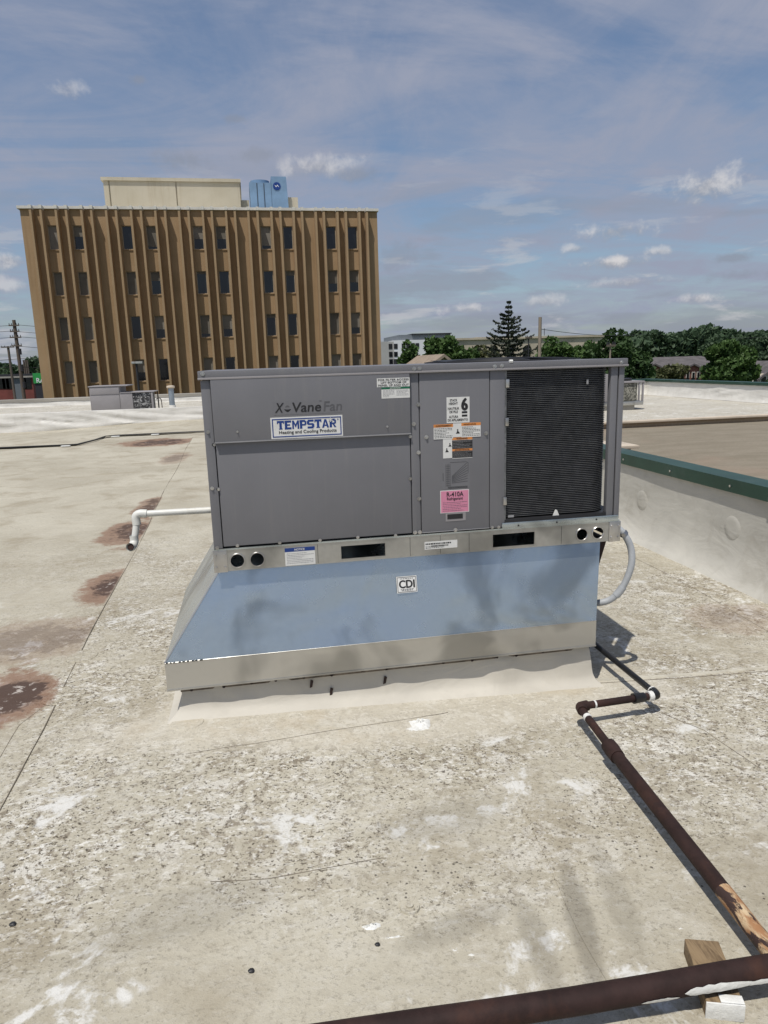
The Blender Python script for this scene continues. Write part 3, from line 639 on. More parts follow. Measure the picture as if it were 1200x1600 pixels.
for h in holes[4:]: frame_mesh(h[0][0]-.004, h[1][0]+.004, h[0][1]-.004, h[2][1]+.004, .004, -.0005).done('slot_rim', 'rail_zinc', rail)
for x0 in (-.006, UW-.052):
    cpz = B('corner_plate', x0, x0+.058, -.0045, -.0008, Z0-.003, ZR-.002, 'screw_zinc', U, .001)
    for dx in (.01, .048):
        for dz in (.02, .075): MB().tube([(x0+dx, -.0045, Z0+dz), (x0+dx, -.010, Z0+dz)], [.006, .005], 8).done('screw', 'screw_zinc', cpz)
# rail joints
for u, v in ((497, 872), (641, 860), (688, 855), (733, 852), (877, 842)):
    x = ux(u, v); B('rail_joint', x-.0008, x+.0008, -.0006, -.0001, Z0+.004, ZR-.008, 'seam_gap', rail)
PW = 'unit_paint'
def panel(name, x0, x1, z0, z1, yf=-.002, th=.02, mat=PW): return B(name, x0, x1, yf, yf+th, z0, z1, mat, U, .0035)
ZC = ZTOP-.038
B('dark_core', .03, 1.30, .02, UD-.02, ZR+.005, ZC+.02, 'seam_gap', U)
panel('corner_post', 0, .038, ZR+.005, ZC, -.003, .035)
panel('side_panel', 0, .012, ZR+.005, ZC, .034, UD-.04)
panel('back_panel', 0.002, UW-.09, ZR+.005, ZC, UD-.015, .013)
xa, xb, xc, xd, xe = .0415, .878, .9205, 1.2405, 1.3115
zmid = 1.2
panel('lower_panel', xa, xb-.003, ZR+.012, zmid+.02, -.0005, .018)
up = panel('filter_panel', xa-.002, xb-.0015, zmid, ZC+.01, -.0145, .014)
B('panel_lip', xa-.002, xb-.0015, -.0175, -.0148, zmid-.001, zmid+.004, 'ink_soft', U)
panel('divider_post', xb+.0005, xc-.003, ZR+.008, ZC+.01, -.002, .02)
ctl = panel('control_panel', xc, xd-.002, ZR+.012, ZC+.01, -.004, .018)
panel('coil_post', xd+.001, xe, ZR+.008, ZC+.01, -.002, .05)
B('panel_lip', xc, xd-.002, -.007, -.0045, ZR+.010, ZR+.0135, 'ink_soft', U)
# top cover with hemmed drip edge
tcv = MB(); tcv.box(-.008, UW+.006, -.010, UD+.006, ZC+.004, ZTOP, .004); top = tcv.done('top_cover', PW, U, True)
B('drip_edge', -.009, UW+.007, -.016, -.0105, ZC+.002, ZC+.011, 'old_paint', U, .002)
MB().tube([(ux(x, 566), -.006, ZTOP+.001) for x in (795, 800)], .008, 6).done('cover_seam', 'sealant', top)
# fan guard rising slightly above the cover
fcx, fcy, fr = 1.50, .58, .40
fg = MB()
for k in range(12):
    r = fr*(k+1)/12; z = ZTOP+.004+.014*(1-(r/fr)**2)
    fg.tube([(fcx+math.cos(i*math.pi/20)*r, fcy+math.sin(i*math.pi/20)*r, z) for i in range(41)], .003, 5, False)
for k in range(8):
    a = k*math.pi/4; fg.tube([(fcx+math.cos(a)*fr*t, fcy+math.sin(a)*fr*t, ZTOP+.004+.014*(1-t*t)) for t in (0, .25, .5, .75, 1)], .004, 5)
gd = fg.done('fan_guard', 'black_plastic', U, True)
MB().tube([(fcx, fcy, ZTOP-.0), (fcx, fcy, ZTOP+.014)], [.12, .10], 20).done('fan_hub', 'black_plastic', gd, True)
for k in range(4):
    a = k*math.pi/2+.3; ca, sa = math.cos(a), math.sin(a)
    MB().prism([(fcx+ca*.1-sa*.08, fcy+sa*.1+ca*.08, ZTOP+.003), (fcx+ca*.37-sa*.12, fcy+sa*.37+ca*.12, ZTOP+.002), (fcx+ca*.37+sa*.10, fcy+sa*.37-ca*.10, ZTOP+.012), (fcx+ca*.1+sa*.05, fcy+sa*.1-ca*.05, ZTOP+.018)], (0, 0, .002)).done('fan_blade', 'black_plastic', gd)
# coil wrapping round the open corner: ridged fins
cz0, cz1 = ZR+.052, ZC+.004; NF = 78; path = []
cxr, rad, cyf = 1.838, .10, .012
for i in range(9): path.append((xe-.01+(cxr-rad-xe+.01)*i/8, cyf, 0, -1))
for i in range(1, 10): a = i/9*math.pi/2; path.append((cxr-rad+math.sin(a)*rad, cyf+rad-math.cos(a)*rad, math.sin(a), -math.cos(a)))
for i in range(1, 7): path.append((cxr, cyf+rad+(UD-.2-cyf-rad)*i/6, 1, 0))
def coilmesh(lo, hi, off, name, mat, parent):
    m = MB(); rows = []
    for k in range(NF):
        z = cz0+(cz1-cz0)*k/NF; dz = (cz1-cz0)/NF
        for (t, o) in ((0, -.005), (.18, 0), (.55, 0), (.73, -.005)):
            rows.append([m.bm.verts.new((x+nx*(o+off), y+ny*(o+off), z+t*dz)) for x, y, nx, ny in path])
    for a, b in zip(rows[:-1], rows[1:]):
        for i in range(len(a)-1): m.bm.faces.new((a[i], a[i+1], b[i+1], b[i]))
    return m.done(name, mat, parent)
coil = coilmesh(0, 1, 0, 'condenser_coil', 'coil', U)
m = MB()     # bright fin tips, one thin line for each ridge
for k in range(NF):
    z = cz0+(cz1-cz0)*(k+.36)/NF
    m.tube([(x+nx*.0006, y+ny*.0006, z) for x, y, nx, ny in path], .0009, 4, False)
m.done('fin_tips', 'coil_edge', coil)
m = MB(); m.grid(lambda i, t: Vector((path[int(i)][0]-path[int(i)][2]*.03, path[int(i)][1]-path[int(i)][3]*.03, cz0-.04+(cz1-cz0+.04)*t)), list(range(len(path))), [0, 1]); m.done('coil_backing', 'black_plastic', U)
B('coil_base', xe, UW-.06, -.001, .05, ZR+.004, ZR+.046, 'black_plastic', U, .004)
B('coil_base', UW-.07, UW-.012, .051, UD-.12, ZR+.004, ZR+.046, 'black_plastic', U, .004)
B('base_ledge', xe-.012, UW-.01, -.0085, -.002, ZR+.004, ZR+.030, 'galvanized', U, .002)
for u, v in ((543, 155), (540, 345), (530, 735)):
    p = ony(620+u*.3167, 550+v*.3167, 0); B('clip', p.x-.007, p.x+.009, -.009, .010, p.z-.018, p.z+.018, 'screw_zinc', U, .002)
B('tube_sheet', xe-.002, xe+.008, -.0005, .012, cz0-.02, cz1, 'coil_edge', U)
p = ony(917, 596, .01); B('paper_tag', p.x-.004, p.x+.005, .004, .007, p.z-.012, p.z+.010, 'ink_soft', U)
p = ony(868, 801, .01); MB().prism([(p.x-.016, .003, p.z-.012), (p.x+.015, .003, p.z-.012), (p.x+.004, .003, p.z+.014), (p.x-.004, .003, p.z+.017)], (0, .003, 0)).done('bent_fin', 'sticker_white', U)
p = ony(797, 806, .01); B('bent_fin', p.x-.012, p.x+.016, .003, .006, p.z-.006, p.z+.004, 'ink_soft', U)
# right corner post: two flanges with a dark slot
px0, px1 = 1.818, 1.884
panel('corner_post', px0, px0+.034, ZR+.022, ZC+.006, -.002, .03)
B('post_slot', px0+.034, px0+.040, .006, .03, ZR+.012, ZC+.006, 'seam_gap', U)
panel('corner_post', px0+.040, px1, ZR+.010, ZC+.006, -.003, .034)
panel('corner_post', UW-.05, px1, ZR+.010, ZC+.006, UD-.04, .034)
# screws
def screw(u, v, y, r=.0075):
    p = ony(u, v, y); m = MB(); m.tube([(p.x, y, p.z), (p.x, y-.002, p.z)], r*1.25, 10); m.tube([(p.x, y-.002, p.z), (p.x, y-.0075, p.z)], [r*.85, r*.7], 6)
    m.done('screw', 'screw_zinc', U)
for u, v in ((316.5, 584), (647, 576), (655.5, 575.5), (773, 572.5), (784, 571.5), (971, 566)): screw(u, v, -.010)
for u, v in ((325, 675), (331.5, 763), (339.5, 856)): screw(u, v, -.003, .0065)
for u, v in ((334, 695), (341, 764.5), (371, 852.5), (437, 848), (500, 844), (559, 839.5), (618, 836.5), (641, 748), (641, 682)): screw(u, v, -.001, .006)
for u, v in ((371, 674.5), (605, 666.5)): screw(u, v, -.0145, .004)
for u, v in ((653.5, 632), (646.5, 662.5), (654, 707), (655, 779), (648.5, 832), (656, 831.5)): screw(u, v, -.002)
for u, v in ((666, 683), (759.5, 677), (711.5, 828)): screw(u, v, -.004)
for u, v in ((769, 824), (779, 823.5)): screw(u, v, -.002, .006)
for u, v in ((810, 821), (870, 816), (932, 811.5)):
    p = ony(u, v, -.0085); MB().tube([(p.x, -.0085, p.z), (p.x, -.0100, p.z)], .0045, 8).done('screw_hole', 'ink', U)
p = ony(942, 725, -.002); MB().tube([(p.x, -.002, p.z), (p.x, -.005, p.z)], .006, 8).done('screw', 'screw_zinc', U)

def sticker(u0, v0, u1, v1, y, mat, name='sticker', parent=U):
    um, vm_ = (u0+u1)/2, (v0+v1)/2
    x0, x1, z0, z1 = ux(u0, vm_, y), ux(u1, vm_, y), uz(um, v1, y), uz(um, v0, y)
    o = B(name, x0, x1, y-.0009, y-.0001, z0, z1, mat, parent); return o, x0, x1, z0, z1, y-.0009
def fine(S, fx0, fx1, fz0, fz1, n, mat='ink', thick=.35, name='fine_print'):
    o, x0, x1, z0, z1, y = S; m = MB(); w_, h_ = x1-x0, z1-z0; st = (fz1-fz0)*h_/n
    for i in range(n):
        zz = z0+fz1*h_-(i+.5)*st; x = x0+fx0*w_; xe_ = x0+(fx1 if random.random() < .7 else fx0+(fx1-fx0)*random.uniform(.4, .9))*w_
        while x < xe_-.001: wl = random.uniform(.003, .011); m.box(x, min(xe_, x+wl), y-.0004, y, zz-st*thick/2, zz+st*thick/2); x += wl+.0022
    o_ = m.done(name, mat, o); o_['kind'] = 'stuff'; return o_
def band(S, fx0, fx1, fz0, fz1, mat, name='colour_band', d=.0004):
    o, x0, x1, z0, z1, y = S; w_, h_ = x1-x0, z1-z0
    return B(name, x0+fx0*w_, x0+fx1*w_, y-d, y, z0+fz0*h_, z0+fz1*h_, mat, o)
def tx(S, s, fx0, fx1, fz0, fz1, mat='ink', bold=.01, shear=0, d=.0004):
    o, x0, x1, z0, z1, y = S; w_, h_ = x1-x0, z1-z0
    return text(s, x0+fx0*w_, x0+fx1*w_, z0+fz0*h_, z0+fz1*h_, y-d, mat, o, bold, shear)
yU = -.0145; yC = -.004
S = sticker(423, 650.5, 535.5, 683.5, yU, 'sticker_white', 'nameplate'); o, x0, x1, z0, z1, y = S
frame_mesh(x0+.006, x1-.006, z0+.006, z1-.006, .0042, y).done('border', 'blue_ink', o)

def strokes(ch):      # heavy slab capitals as strokes on a unit cell
    t = .34; hb = lambda a, b, z, k=.24: [(a, z-k/2), (b, z-k/2), (b, z+k/2), (a, z+k/2)]; vb_ = lambda x, a, b, k=t: [(x-k/2, a), (x+k/2, a), (x+k/2, b), (x-k/2, b)]
    D = {'T': [hb(0, 1, .9), vb_(.5, 0, .8), hb(.25, .75, .06, .12), vb_(.07, .66, .8, .14), vb_(.93, .66, .8, .14)], 'E': [vb_(.2, .2, .8), hb(.0, .95, .9), hb(0, .95, .1), hb(.335, .78, .5, .17)],
         'M': [vb_(.13, 0, 1, .24), vb_(.87, 0, 1, .24), [(.25, 1), (.25, .62), (.5, .12), (.5, .55)], [(.75, 1), (.75, .62), (.5, .12), (.5, .55)]], 'P': [vb_(.2, 0, .8), hb(.0, .8, .9), hb(.335, .85, .45, .18), vb_(.84, .45, .9, .24)],
         'S': [hb(.1, .95, .9), hb(.05, .9, .1), hb(.1, .9, .5, .2), vb_(.15, .5, .88), vb_(.85, .12, .5)], 'A': [[(0, 0), (.28, 0), (.58, 1), (.36, 1)], [(.72, 0), (1, 0), (.64, 1), (.42, 1)], hb(.22, .78, .28, .15)],
         'R': [vb_(.2, 0, .8), hb(.0, .8, .9), hb(.335, .85, .48, .18), vb_(.84, .48, .9, .24), [(.45, .4), (.68, .4), (1.0, 0), (.72, 0)]]}
    return D[ch]
o, x0, x1, z0, z1, y = S; m = MB(); w_, h_ = x1-x0, z1-z0; q_ = 0
for i_, ch in enumerate('TEMPSTAR'):
    for st3 in strokes(ch):
        q_ += 1; m.prism([(x0+w_*(.085+.83*(i_+.02+.94*a)/8), y-.0005-.00003*(q_ % 6), z0+h_*(.43+.40*b)) for a, b in st3], (0, .0004, 0))
m.done('lettering', 'blue_ink', o)
tx(S, 'Heating and Cooling Products', .11, .91, .17, .37, 'ink', .012)
tx(S, '*', .80, .86, .70, .90, 'sticker_white', .03, d=.0012); tx(S, '®', .925, .945, .76, .84, 'blue_ink')
S = sticker(427, 626.5, 536, 646.5, yU+.0003, PW, 'model_badge')
tx(S, 'X', .02, .15, .18, .92, 'ink', .012, .25); tx(S, 'Vane', .27, .68, .16, .92, 'ink', .012, .12); tx(S, 'Fan', .715, .985, .16, .92, 'ink_grey', .006, .12)
o, x0, x1, z0, z1, y = S; w_, h_ = x1-x0, z1-z0; m = MB()
arc = [(x0+w_*(.15+.10*t), z0+h_*(.42-.22*math.sin(math.pi*t))) for t in [i/10 for i in range(11)]]; arc2 = [(x0+w_*(.15+.10*t), z0+h_*(.44-.04*math.sin(math.pi*t))) for t in [i/10 for i in range(10, -1, -1)]]
m.prism([(a, y-.0004, b) for a, b in arc+arc2[1:-1]], (0, .0003, 0)); m.done('swoosh', 'ink', o)
m = MB(); m.prism([(x0+w_*(.165+.07*t), y-.0004, z0+h_*(.58+.14*math.sin(math.pi*t))) for t in [i/8 for i in range(9)]], (0, .0003, 0)); m.done('swoosh', 'ink_grey', o)
tx(S, 'TM', .655, .69, .92, 1.0, 'ink', 0)
S = sticker(588.8, 590.5, 640, 604.3, yU, 'sticker_white')
for i, t in enumerate(('FOR FILTER ACCESS', 'LIFT BOTTOM OF', 'PANEL UP AND OUT')): tx(S, t, .04 if i != 1 else .12, .97 if i != 1 else .9, .70-.31*i, .92-.31*i, 'ink', .012)
S = sticker(596, 604.6, 640.3, 622, yU, 'sticker_white'); band(S, 0, 1, .82, 1, 'green_ink'); tx(S, 'IMPORTANT', .3, .68, .86, .96, 'sticker_white', .02, d=.0009); fine(S, .05, .46, .1, .76, 6, 'ink_soft'); fine(S, .53, .95, .2, .76, 5, 'ink_soft')
S = sticker(697.8, 620.3, 733.6, 660.5, yC, 'sticker_white')
for t, a, b, c in (('STACK', .14, .46, .84), ('HEIGHT', .10, .48, .71), ('HAUTEUR', .05, .54, .52), ('DE PILE', .12, .48, .39), ('ALTURA', .10, .50, .20), ('DE APILAMIENTO', .04, .92, .07)): tx(S, t, a, b, c, c+.09, 'ink', .012)
tx(S, '6', .66, .90, .48, .95, 'ink', .09); band(S, .66, .90, .36, .44, 'ink'); band(S, .66, .90, .23, .31, 'ink')
for (ua, ub, va, vb) in ((677.5, 707.8, 663, 686), (720.8, 751, 660.3, 682.6)):
    S = sticker(ua, va, ub, vb, yC-.001, 'sticker_white'); band(S, 0, 1, .80, 1, 'orange_ink')
    tx(S, 'AVERTISSEMENT' if ua < 700 else 'WARNING', .1, .92 if ua < 700 else .75, .85, .95, 'ink', .02, d=.0008); fine(S, .04, .96, .05, .76, 7)
def picto(S, cx, cz, s):
    o, x0, x1, z0, z1, y = S; X = x0+(x1-x0)*cx; Z = z0+(z1-z0)*cz; m = MB()
    m.tube([(X, y, Z+s), (X, y-.0005, Z+s)], s*.35, 10); m.prism([(X-s*.9, y-.0005, Z-s*.6), (X+s, y-.0005, Z-s*.6), (X+s*.8, y-.0005, Z-.1*s), (X+s*.2, y-.0005, Z+s*.6), (X-s*.3, y-.0005, Z+.5*s), (X-s*.4, y-.0005, Z)], (0, .0004, 0)); m.done('pictogram', 'ink', o)
S = sticker(707.8, 661.4, 720.8, 682.8, yC-.0012, 'sticker_white'); picto(S, .55, .35, .010)
S = sticker(692.2, 683, 706.4, 716, yC, 'sticker_white'); picto(S, .4, .35, .009); picto(S, .75, .6, .008)
S = sticker(706.4, 683, 738, 716, yC, 'sticker_white'); band(S, .0, 1, .88, 1, 'orange_ink'); band(S, 0, 1, .46, .86, 'ink'); band(S, 0, 1, .36, .455, 'orange_ink'); band(S, 0, 1, .03, .35, 'ink')
tx(S, 'WARNING', .2, .75, .90, .98, 'ink', .02, d=.0009); tx(S, 'ADVERTENCIA', .12, .85, .375, .44, 'ink', .02, d=.0009)
for f0, f1 in ((.48, .84), (.05, .33)):
    o, x0, x1, z0, z1, y = S; fine((o, x0, x1, z0, z1, y-.0005), .05, .95, f0, f1, 5, 'ink_soft', .25)
# printed chart
S = sticker(690, 721, 734, 763, yC+.0004, PW, 'printed_chart'); o, x0, x1, z0, z1, y = S; w_, h_ = x1-x0, z1-z0; m = MB()
def ln(a, b, t=.0009):
    a = Vector((x0+a[0]*w_, y-.0004, z0+a[1]*h_)); b = Vector((x0+b[0]*w_, y-.0004, z0+b[1]*h_)); d = (b-a).normalized(); s_ = Vector((-d.z, 0, d.x))*t
    m.prism([a-s_, b-s_, b+s_, a+s_], (0, .0003, 0))
for i in range(8): ln((.36, .40-.035*i+.05), (.92, .95-.10*i), .0007)
for i in range(4): ln((.15+.05*i, .08), (.15+.05*i, .92), .0005)
ln((.22, .06), (.92, .06)); ln((.22, .02), (.92, .02)); ln((.05, .3), (.05, .6)); ln((.94, .55), (.94, .95), .0006); ln((.3, .97), (.9, .97), .0006)
for i in range(10): ln((.15, .12+.08*i), (.30, .12+.08*i), .0004)
for i in range(12): ln((.24+.058*i, .02), (.24+.058*i, .06), .0005)
m.done('chart_lines', 'ink', o)
S = sticker(688, 765.6, 732.8, 800.8, yC, 'sticker_white', 'refrigerant_label'); band(S, .02, .98, .025, .975, 'pink'); tx(S, 'R-410A', .22, .80, .72, .92, 'ink', .012, d=.0010); tx(S, 'Refrigerant', .23, .78, .53, .69, 'ink', .012, d=.0010)
o, x0, x1, z0, z1, y = S; fine((o, x0, x1, z0, z1, y-.0006), .08, .93, .06, .5, 6, 'ink_grey', .22)
# pull handle recess
S = sticker(696.3, 801.5, 727.5, 813.8, yC, 'old_paint', 'pull_handle'); o, x0, x1, z0, z1, y = S
frame_mesh(x0, x1, z0, z1, .007, y, None).done('handle_rim', 'old_paint', o); B('handle_slot', x0+.008, x1-.014, y-.0012, y-.0002, z0+.010, z1-.004, 'ink', o)
S = sticker(445.3, 855, 492.5, 882.5, -.0005, 'sticker_white', 'notice_label'); band(S, 0, 1, .78, 1, 'blue_ink'); tx(S, 'NOTICE', .32, .66, .83, .95, 'sticker_white', .02, d=.0008); fine(S, .06, .95, .08, .72, 7, 'ink_soft')
S = sticker(663.3, 845, 714.5, 857, -.0005, 'sticker_white', 'serial_label'); fine(S, .03, .95, .55, .85, 1, 'ink', .6); fine(S, .03, .6, .1, .45, 2); 
m = MB(); o, x0, x1, z0, z1, y = S; x = x0+.03
while x < x0+.11: bw = random.choice((.0006, .001, .0016)); m.box(x, x+bw, y-.0004, y, z0+(z1-z0)*.3, z0+(z1-z0)*.52); x += bw+random.choice((.0008, .0014))
m.done('barcode', 'ink', o)

# ================================================================== PIPES
def smoothpath(pts, n=8):
    P = [Vector(p) for p in pts]; P = [P[0]*2-P[1]]+P+[P[-1]*2-P[-2]]; out = []
    for i in range(1, len(P)-2):
        for k in range(n):
            t = k/n; a, b, c, d = P[i-1], P[i], P[i+1], P[i+2]
            out.append(.5*((2*b)+(c-a)*t+(2*a-5*b+4*c-d)*t*t+(3*b-a-3*c+d)*t**3))
    return out+[P[-2]]
yc = .03
cpts = [ony(962, 822, yc+.02), ony(976, 836, yc), ony(986, 858, yc-.01), ony(986, 885, yc-.02), ony(973, 917, yc-.01), ony(955, 936, yc+.01), ony(934, 942, yc+.04), ony(915, 940, yc+.10)]
cn = empty('flexible_conduit', cpts[4], 'grey flexible conduit looping from the right end of the unit base to the metal adapter', 'conduit')
cp_ = smoothpath(cpts, 8); MB().tube(cp_, .0165, 12).done('tube', 'conduit', cn, True)
i0 = 32; MB().tube(cp_[i0:i0+6], .0195, 12).done('coupling', 'conduit', cn, True); MB().tube(cp_[6:9], .021, 12).done('end_fitting', 'screw_zinc', cn, True)
# gas line
def H(u, v, h): return G(u, v, h)
gp = empty('gas_pipe', G(1000, 1090), 'rusty brown gas pipe stepping across the roof to the unit base', 'pipe')
pA = H(930, 1007, .09); pB = H(1027, 1086, .085); pC = H(905, 1104, .085); pD = H(955, 1170, .075); pE = H(1130, 1392, .065); pF = H(1235, 1526, .06)
pA0 = pA+(pA-pB).normalized()*.35
MB().tube([pA0, pB], .0145, 12).done('black_pipe', 'pipe_black', gp, True)
MB().tube([pB, pC], .0165, 12).done('thin_pipe', 'pipe_brown', gp, True)
dBC = (pC-pB).normalized()
def elbow(c, a, b, r, mat, name='elbow'):
    a = (a-c).normalized(); b = (b-c).normalized(); L = r*2.2
    return MB().tube(smoothpath([c+a*L, c+a*L*.45+b*L*.08, c+(a+b)*L*.16, c+b*L*.45+a*L*.08, c+b*L], 4), r*1.32, 12).done(name, mat, gp, True)
elbow(pB, pA, pC, .0165, 'pipe_black'); elbow(pC, pB, pD, .0175, 'pipe_brown')
MB().tube([pB+dBC*.028, pB+dBC*.05], .0235, 12).done('paint_ring', 'sealant', gp, True)
MB().tube([pB+(pA-pB).normalized()*.028, pB+(pA-pB).normalized()*.045], .021, 12).done('paint_ring', 'sealant', gp, True)
MB().tube([pB+dBC*.07, pB+dBC*.125], [.021, .024], 12).done('union', 'pipe_black', gp, True)
q = pC-dBC*.075; MB().tube([q+dBC*.004+Vector((0, 0, .0)), q-dBC*.004], .0178, 12).done('paint_ring', 'sealant', gp, True)
MB().tube([pC, pD], .0165, 12).done('thin_pipe', 'pipe_brown', gp, True)
dCD = (pD-pC).normalized(); q = pC+dCD*.085; MB().tube([q, q+dCD*.02], .018, 12).done('paint_ring', 'sealant', gp, True)
MB().tube([pD-dCD*.03, pD-dCD*.025, pD+dCD*.01, pD+dCD*.06], [.022, .030, .031, .029], 14).done('reducer', 'pipe_brown', gp, True)
MB().tube([pD, pE], .0245, 14).done('main_pipe', 'pipe_brown', gp, True)
MB().tube([pE, pF], .0248, 14).done('peeled_pipe', 'pipe_peeled', gp, True)['label'] = 'length of pipe with bare peeling orange brown coating'
bp = empty('gas_pipe', G(1000, 1555), 'dark brown main pipe resting on a wood block', 'pipe')
q0 = H(622, 1606, .07); q1 = H(1200, 1514, .072); dq = (q1-q0).normalized(); q0 = q0-dq*1.6; q1 = q1+dq*1.5
MB().tube([q0.lerp(q1, i/20)+Vector((0, 0, .004*math.sin(i*1.1))) for i in range(21)], .0295, 16).done('main_pipe', 'pipe_brown', bp, True)
def splat(c, d, L, wd, seed, ang):
    # patch of white paint hugging the pipe side that faces the viewer
    m = MB(); side = d.cross(Vector((0, 0, 1))).normalized(); side = side if side.y < 0 else -side; rows = []
    for i in range(13):
        t = i/12; k = wd*math.sin(math.pi*t)**.5*(.6+.8*abs(mnoise.noise(Vector((i*.7, seed, 0))))); row = []
        for j in range(5):
            a = ang+(j/4-.5)*2*k; row.append(m.bm.verts.new(c+d*(t-.5)*L+(side*math.cos(a)+Vector((0, 0, 1))*math.sin(a))*.0312))
        rows.append(row)
    for a, b in zip(rows[:-1], rows[1:]):
        for j in range(4): m.bm.faces.new((a[j], a[j+1], b[j+1], b[j]))
    return m.done('paint_splash', 'sealant', bp, True)
def atpipe(u):
    best = min((abs(0), t) for t in [0]); t = (onz(u, 1600-(u-470)*.142, .06).x-q0.x)/(q1.x-q0.x); return q0.lerp(q1, t)
splat(atpipe(1115), dq, .19, .55, 1, .05); splat(atpipe(1020), dq, .10, .25, 2, -.25); splat(atpipe(1185), dq, .11, .3, 3, .0); splat(atpipe(735), dq, .02, .3, 4, -.1)
pb = G(1114, 1540); bx = .075
wb = empty('wood_block', (pb.x, pb.y, pb.z), 'weathered wood block with white painted end under the dark brown pipe', 'wood block', rz=-.32)
Mw = Matrix.Translation((pb.x, pb.y+.005, pb.z-.0)) @ Matrix.Rotation(-.32, 4, 'Z')
MB().box(-.043, .043, -.095, .095, -.005, .042, .003, Mw).done('timber', 'wood', wb, True)
MB().box(-.044, .044, -.0995, -.0955, -.003, .0435, .001, Mw).done('painted_end', 'sealant', wb, True)
wp_ = MB().box(-.01, .044, -.095, -.072, .0425, .045, .001, Mw); wp_.done('paint_drip', 'sealant', wb, True)
# white condensate pipe
yp = .42; d0 = ony(331, 797, yp); d1 = ony(214, 803.5, yp); d2 = ony(210, 846, yp-.02); d3 = ony(203, 855, yp-.07)
pv = empty('drain_pipe', d0, 'white plastic condensate drain pipe with downturned elbow at the left of the unit', 'pipe')
rr = .0155
MB().tube([d0+Vector((.08, 0, 0)), d1], rr, 12).done('pipe_run', 'pvc', pv, True)
MB().tube(smoothpath([d1+Vector((.045, 0, .0)), d1+Vector((.012, 0, .002)), d1+Vector((-.006, 0, -.012)), d1+Vector((-.005, -.003, -.05))], 5), rr*1.28, 12).done('elbow', 'pvc', pv, True)
MB().tube([d1+Vector((-.005, -.003, -.04)), d2], rr*1.02, 12).done('drop_pipe', 'pvc', pv, True)
MB().tube(smoothpath([d2+Vector((0, 0, .03)), d2+Vector((0, -.002, .0)), d2+Vector((-.008, -.025, -.018)), d3], 5), rr*1.28, 14, False).done('elbow', 'pvc', pv, True)
dd = (d3-d2-Vector((-.008, -.025, -.018))).normalized(); MB().tube([d3-dd*.01, d3-dd*.008], rr*.95, 14).done('open_mouth', 'rust_dark', pv)
# thin black line along the wall on the left
bl = empty('black_hose', (-3.3, 13, 0), 'thin black line with a jog lying along the foot of the white wall', 'hose')
L = [(-14, 12.72), (-5.0, 12.62), (-3.62, 12.55), (-3.45, 12.60), (-3.28, 13.4), (-3.2, 14.2), (-3.0, 14.33), (-1.1, 14.36), (2.8, 14.40)]
MB().tube([(x, y, .022) for x, y in L], .017, 8).done('hose', 'pipe_black', bl, True)
for x, y in ((-3.66, 12.48), (-2.98, 14.20), (-2.1, 14.25), (-9, 12.6)):
    B('block', x-.09, x+.09, y-.05, y+.04, .0, .022, 'sealant', bl, .008)

# ================================================================== SECONDARY ROOF EQUIPMENT
def tilt(o, *a): return o
pmat('swirl_coil', (.05, .05, .052), .6, .2, var=.5, vs=3)
n = newmat('worn_coil'); f = n.noise(n.scale(n.co, (1, 1, 1.8), .4), 6.5, 5, .6, 2.2)
n.put(n.b.inputs['Base Color'], n.mix(n.ss(f, .50, .60), (.03, .03, .032), (.40, .40, .40))); n.b.inputs['Roughness'].default_value = .6
n = newmat('lint_coil'); f = n.noise(n.scale(n.co, (1, 1, .7)), 26, 5, .65, .5)
n.put(n.b.inputs['Base Color'], n.mix(n.ss(f, .42, .60), (.085, .085, .07), (.33, .32, .27))); n.b.inputs['Roughness'].default_value = .8
Y2 = 20.3
r2 = empty('rooftop_unit', (ony(141, 640, Y2).x, Y2, .24), 'pale grey old rooftop unit with swirled damaged coil beside blue vent pipe', 'air conditioner')
a0, a1, a2, a3 = ony(140, 620, Y2).x, ony(187, 620, Y2).x, ony(207, 620, Y2).x, ony(240, 620, Y2).x
zt, zt2, zb_ = ony(160, 603, Y2).z, ony(220, 612, Y2).z, ony(170, 641, Y2).z-.12
B('cabinet', a0, a1+.02, Y2+.03, Y2+1.15, zb_, zt-.03, 'old_paint', r2, .01); B('top_cover', a0-.02, ony(201, 620, Y2).x, Y2-.02, Y2+1.18, zt-.03, zt, 'old_paint', r2, .008)
zm = ony(160, 617, Y2).z; B('upper_panel', a0+.02, a1-.005, Y2-.005, Y2+.03, zm+.01, zt-.04, 'old_paint', r2, .006); B('lower_panel', a0+.03, a1-.005, Y2+.008, Y2+.03, zb_+.05, zm+.02, 'old_paint', r2, .006)
B('control_panel', a1+.005, a2, Y2+.0, Y2+.03, zb_+.06, zt2-.03, 'old_paint', r2, .006); B('side_cabinet', a1+.02, a2, Y2+.032, Y2+1.1, zb_, zt2-.02, 'old_paint', r2, .006)
B('coil_cover', a1+.02, a3+.02, Y2-.015, Y2+1.16, zt2-.025, zt2, 'old_paint', r2, .006); B('condenser_coil', a2+.01, a3-.09, Y2+.02, Y2+1.0, zb_+.08, zt2-.03, 'worn_coil', r2, .01)
B('corner_post', a3-.075, a3-.02, Y2-.005, Y2+.05, zb_+.05, zt2-.028, 'old_paint', r2, .004); B('corner_post', a3-.02, a3+.015, Y2+1.05, Y2+1.1, zb_+.05, zt2-.028, 'black_plastic', r2, .004)
B('base_rail', a0, a3, Y2-.005, Y2+1.16, zb_-.05, zb_+.05, 'rail_zinc', r2); 
MB().box(a0+.1, a3-.1, Y2+.06, Y2+1.1, .2, zb_-.05).done('curb', 'white_membrane', r2)
x5 = ony(251, 630, Y2).x; hz = ony(251, 623, Y2).z
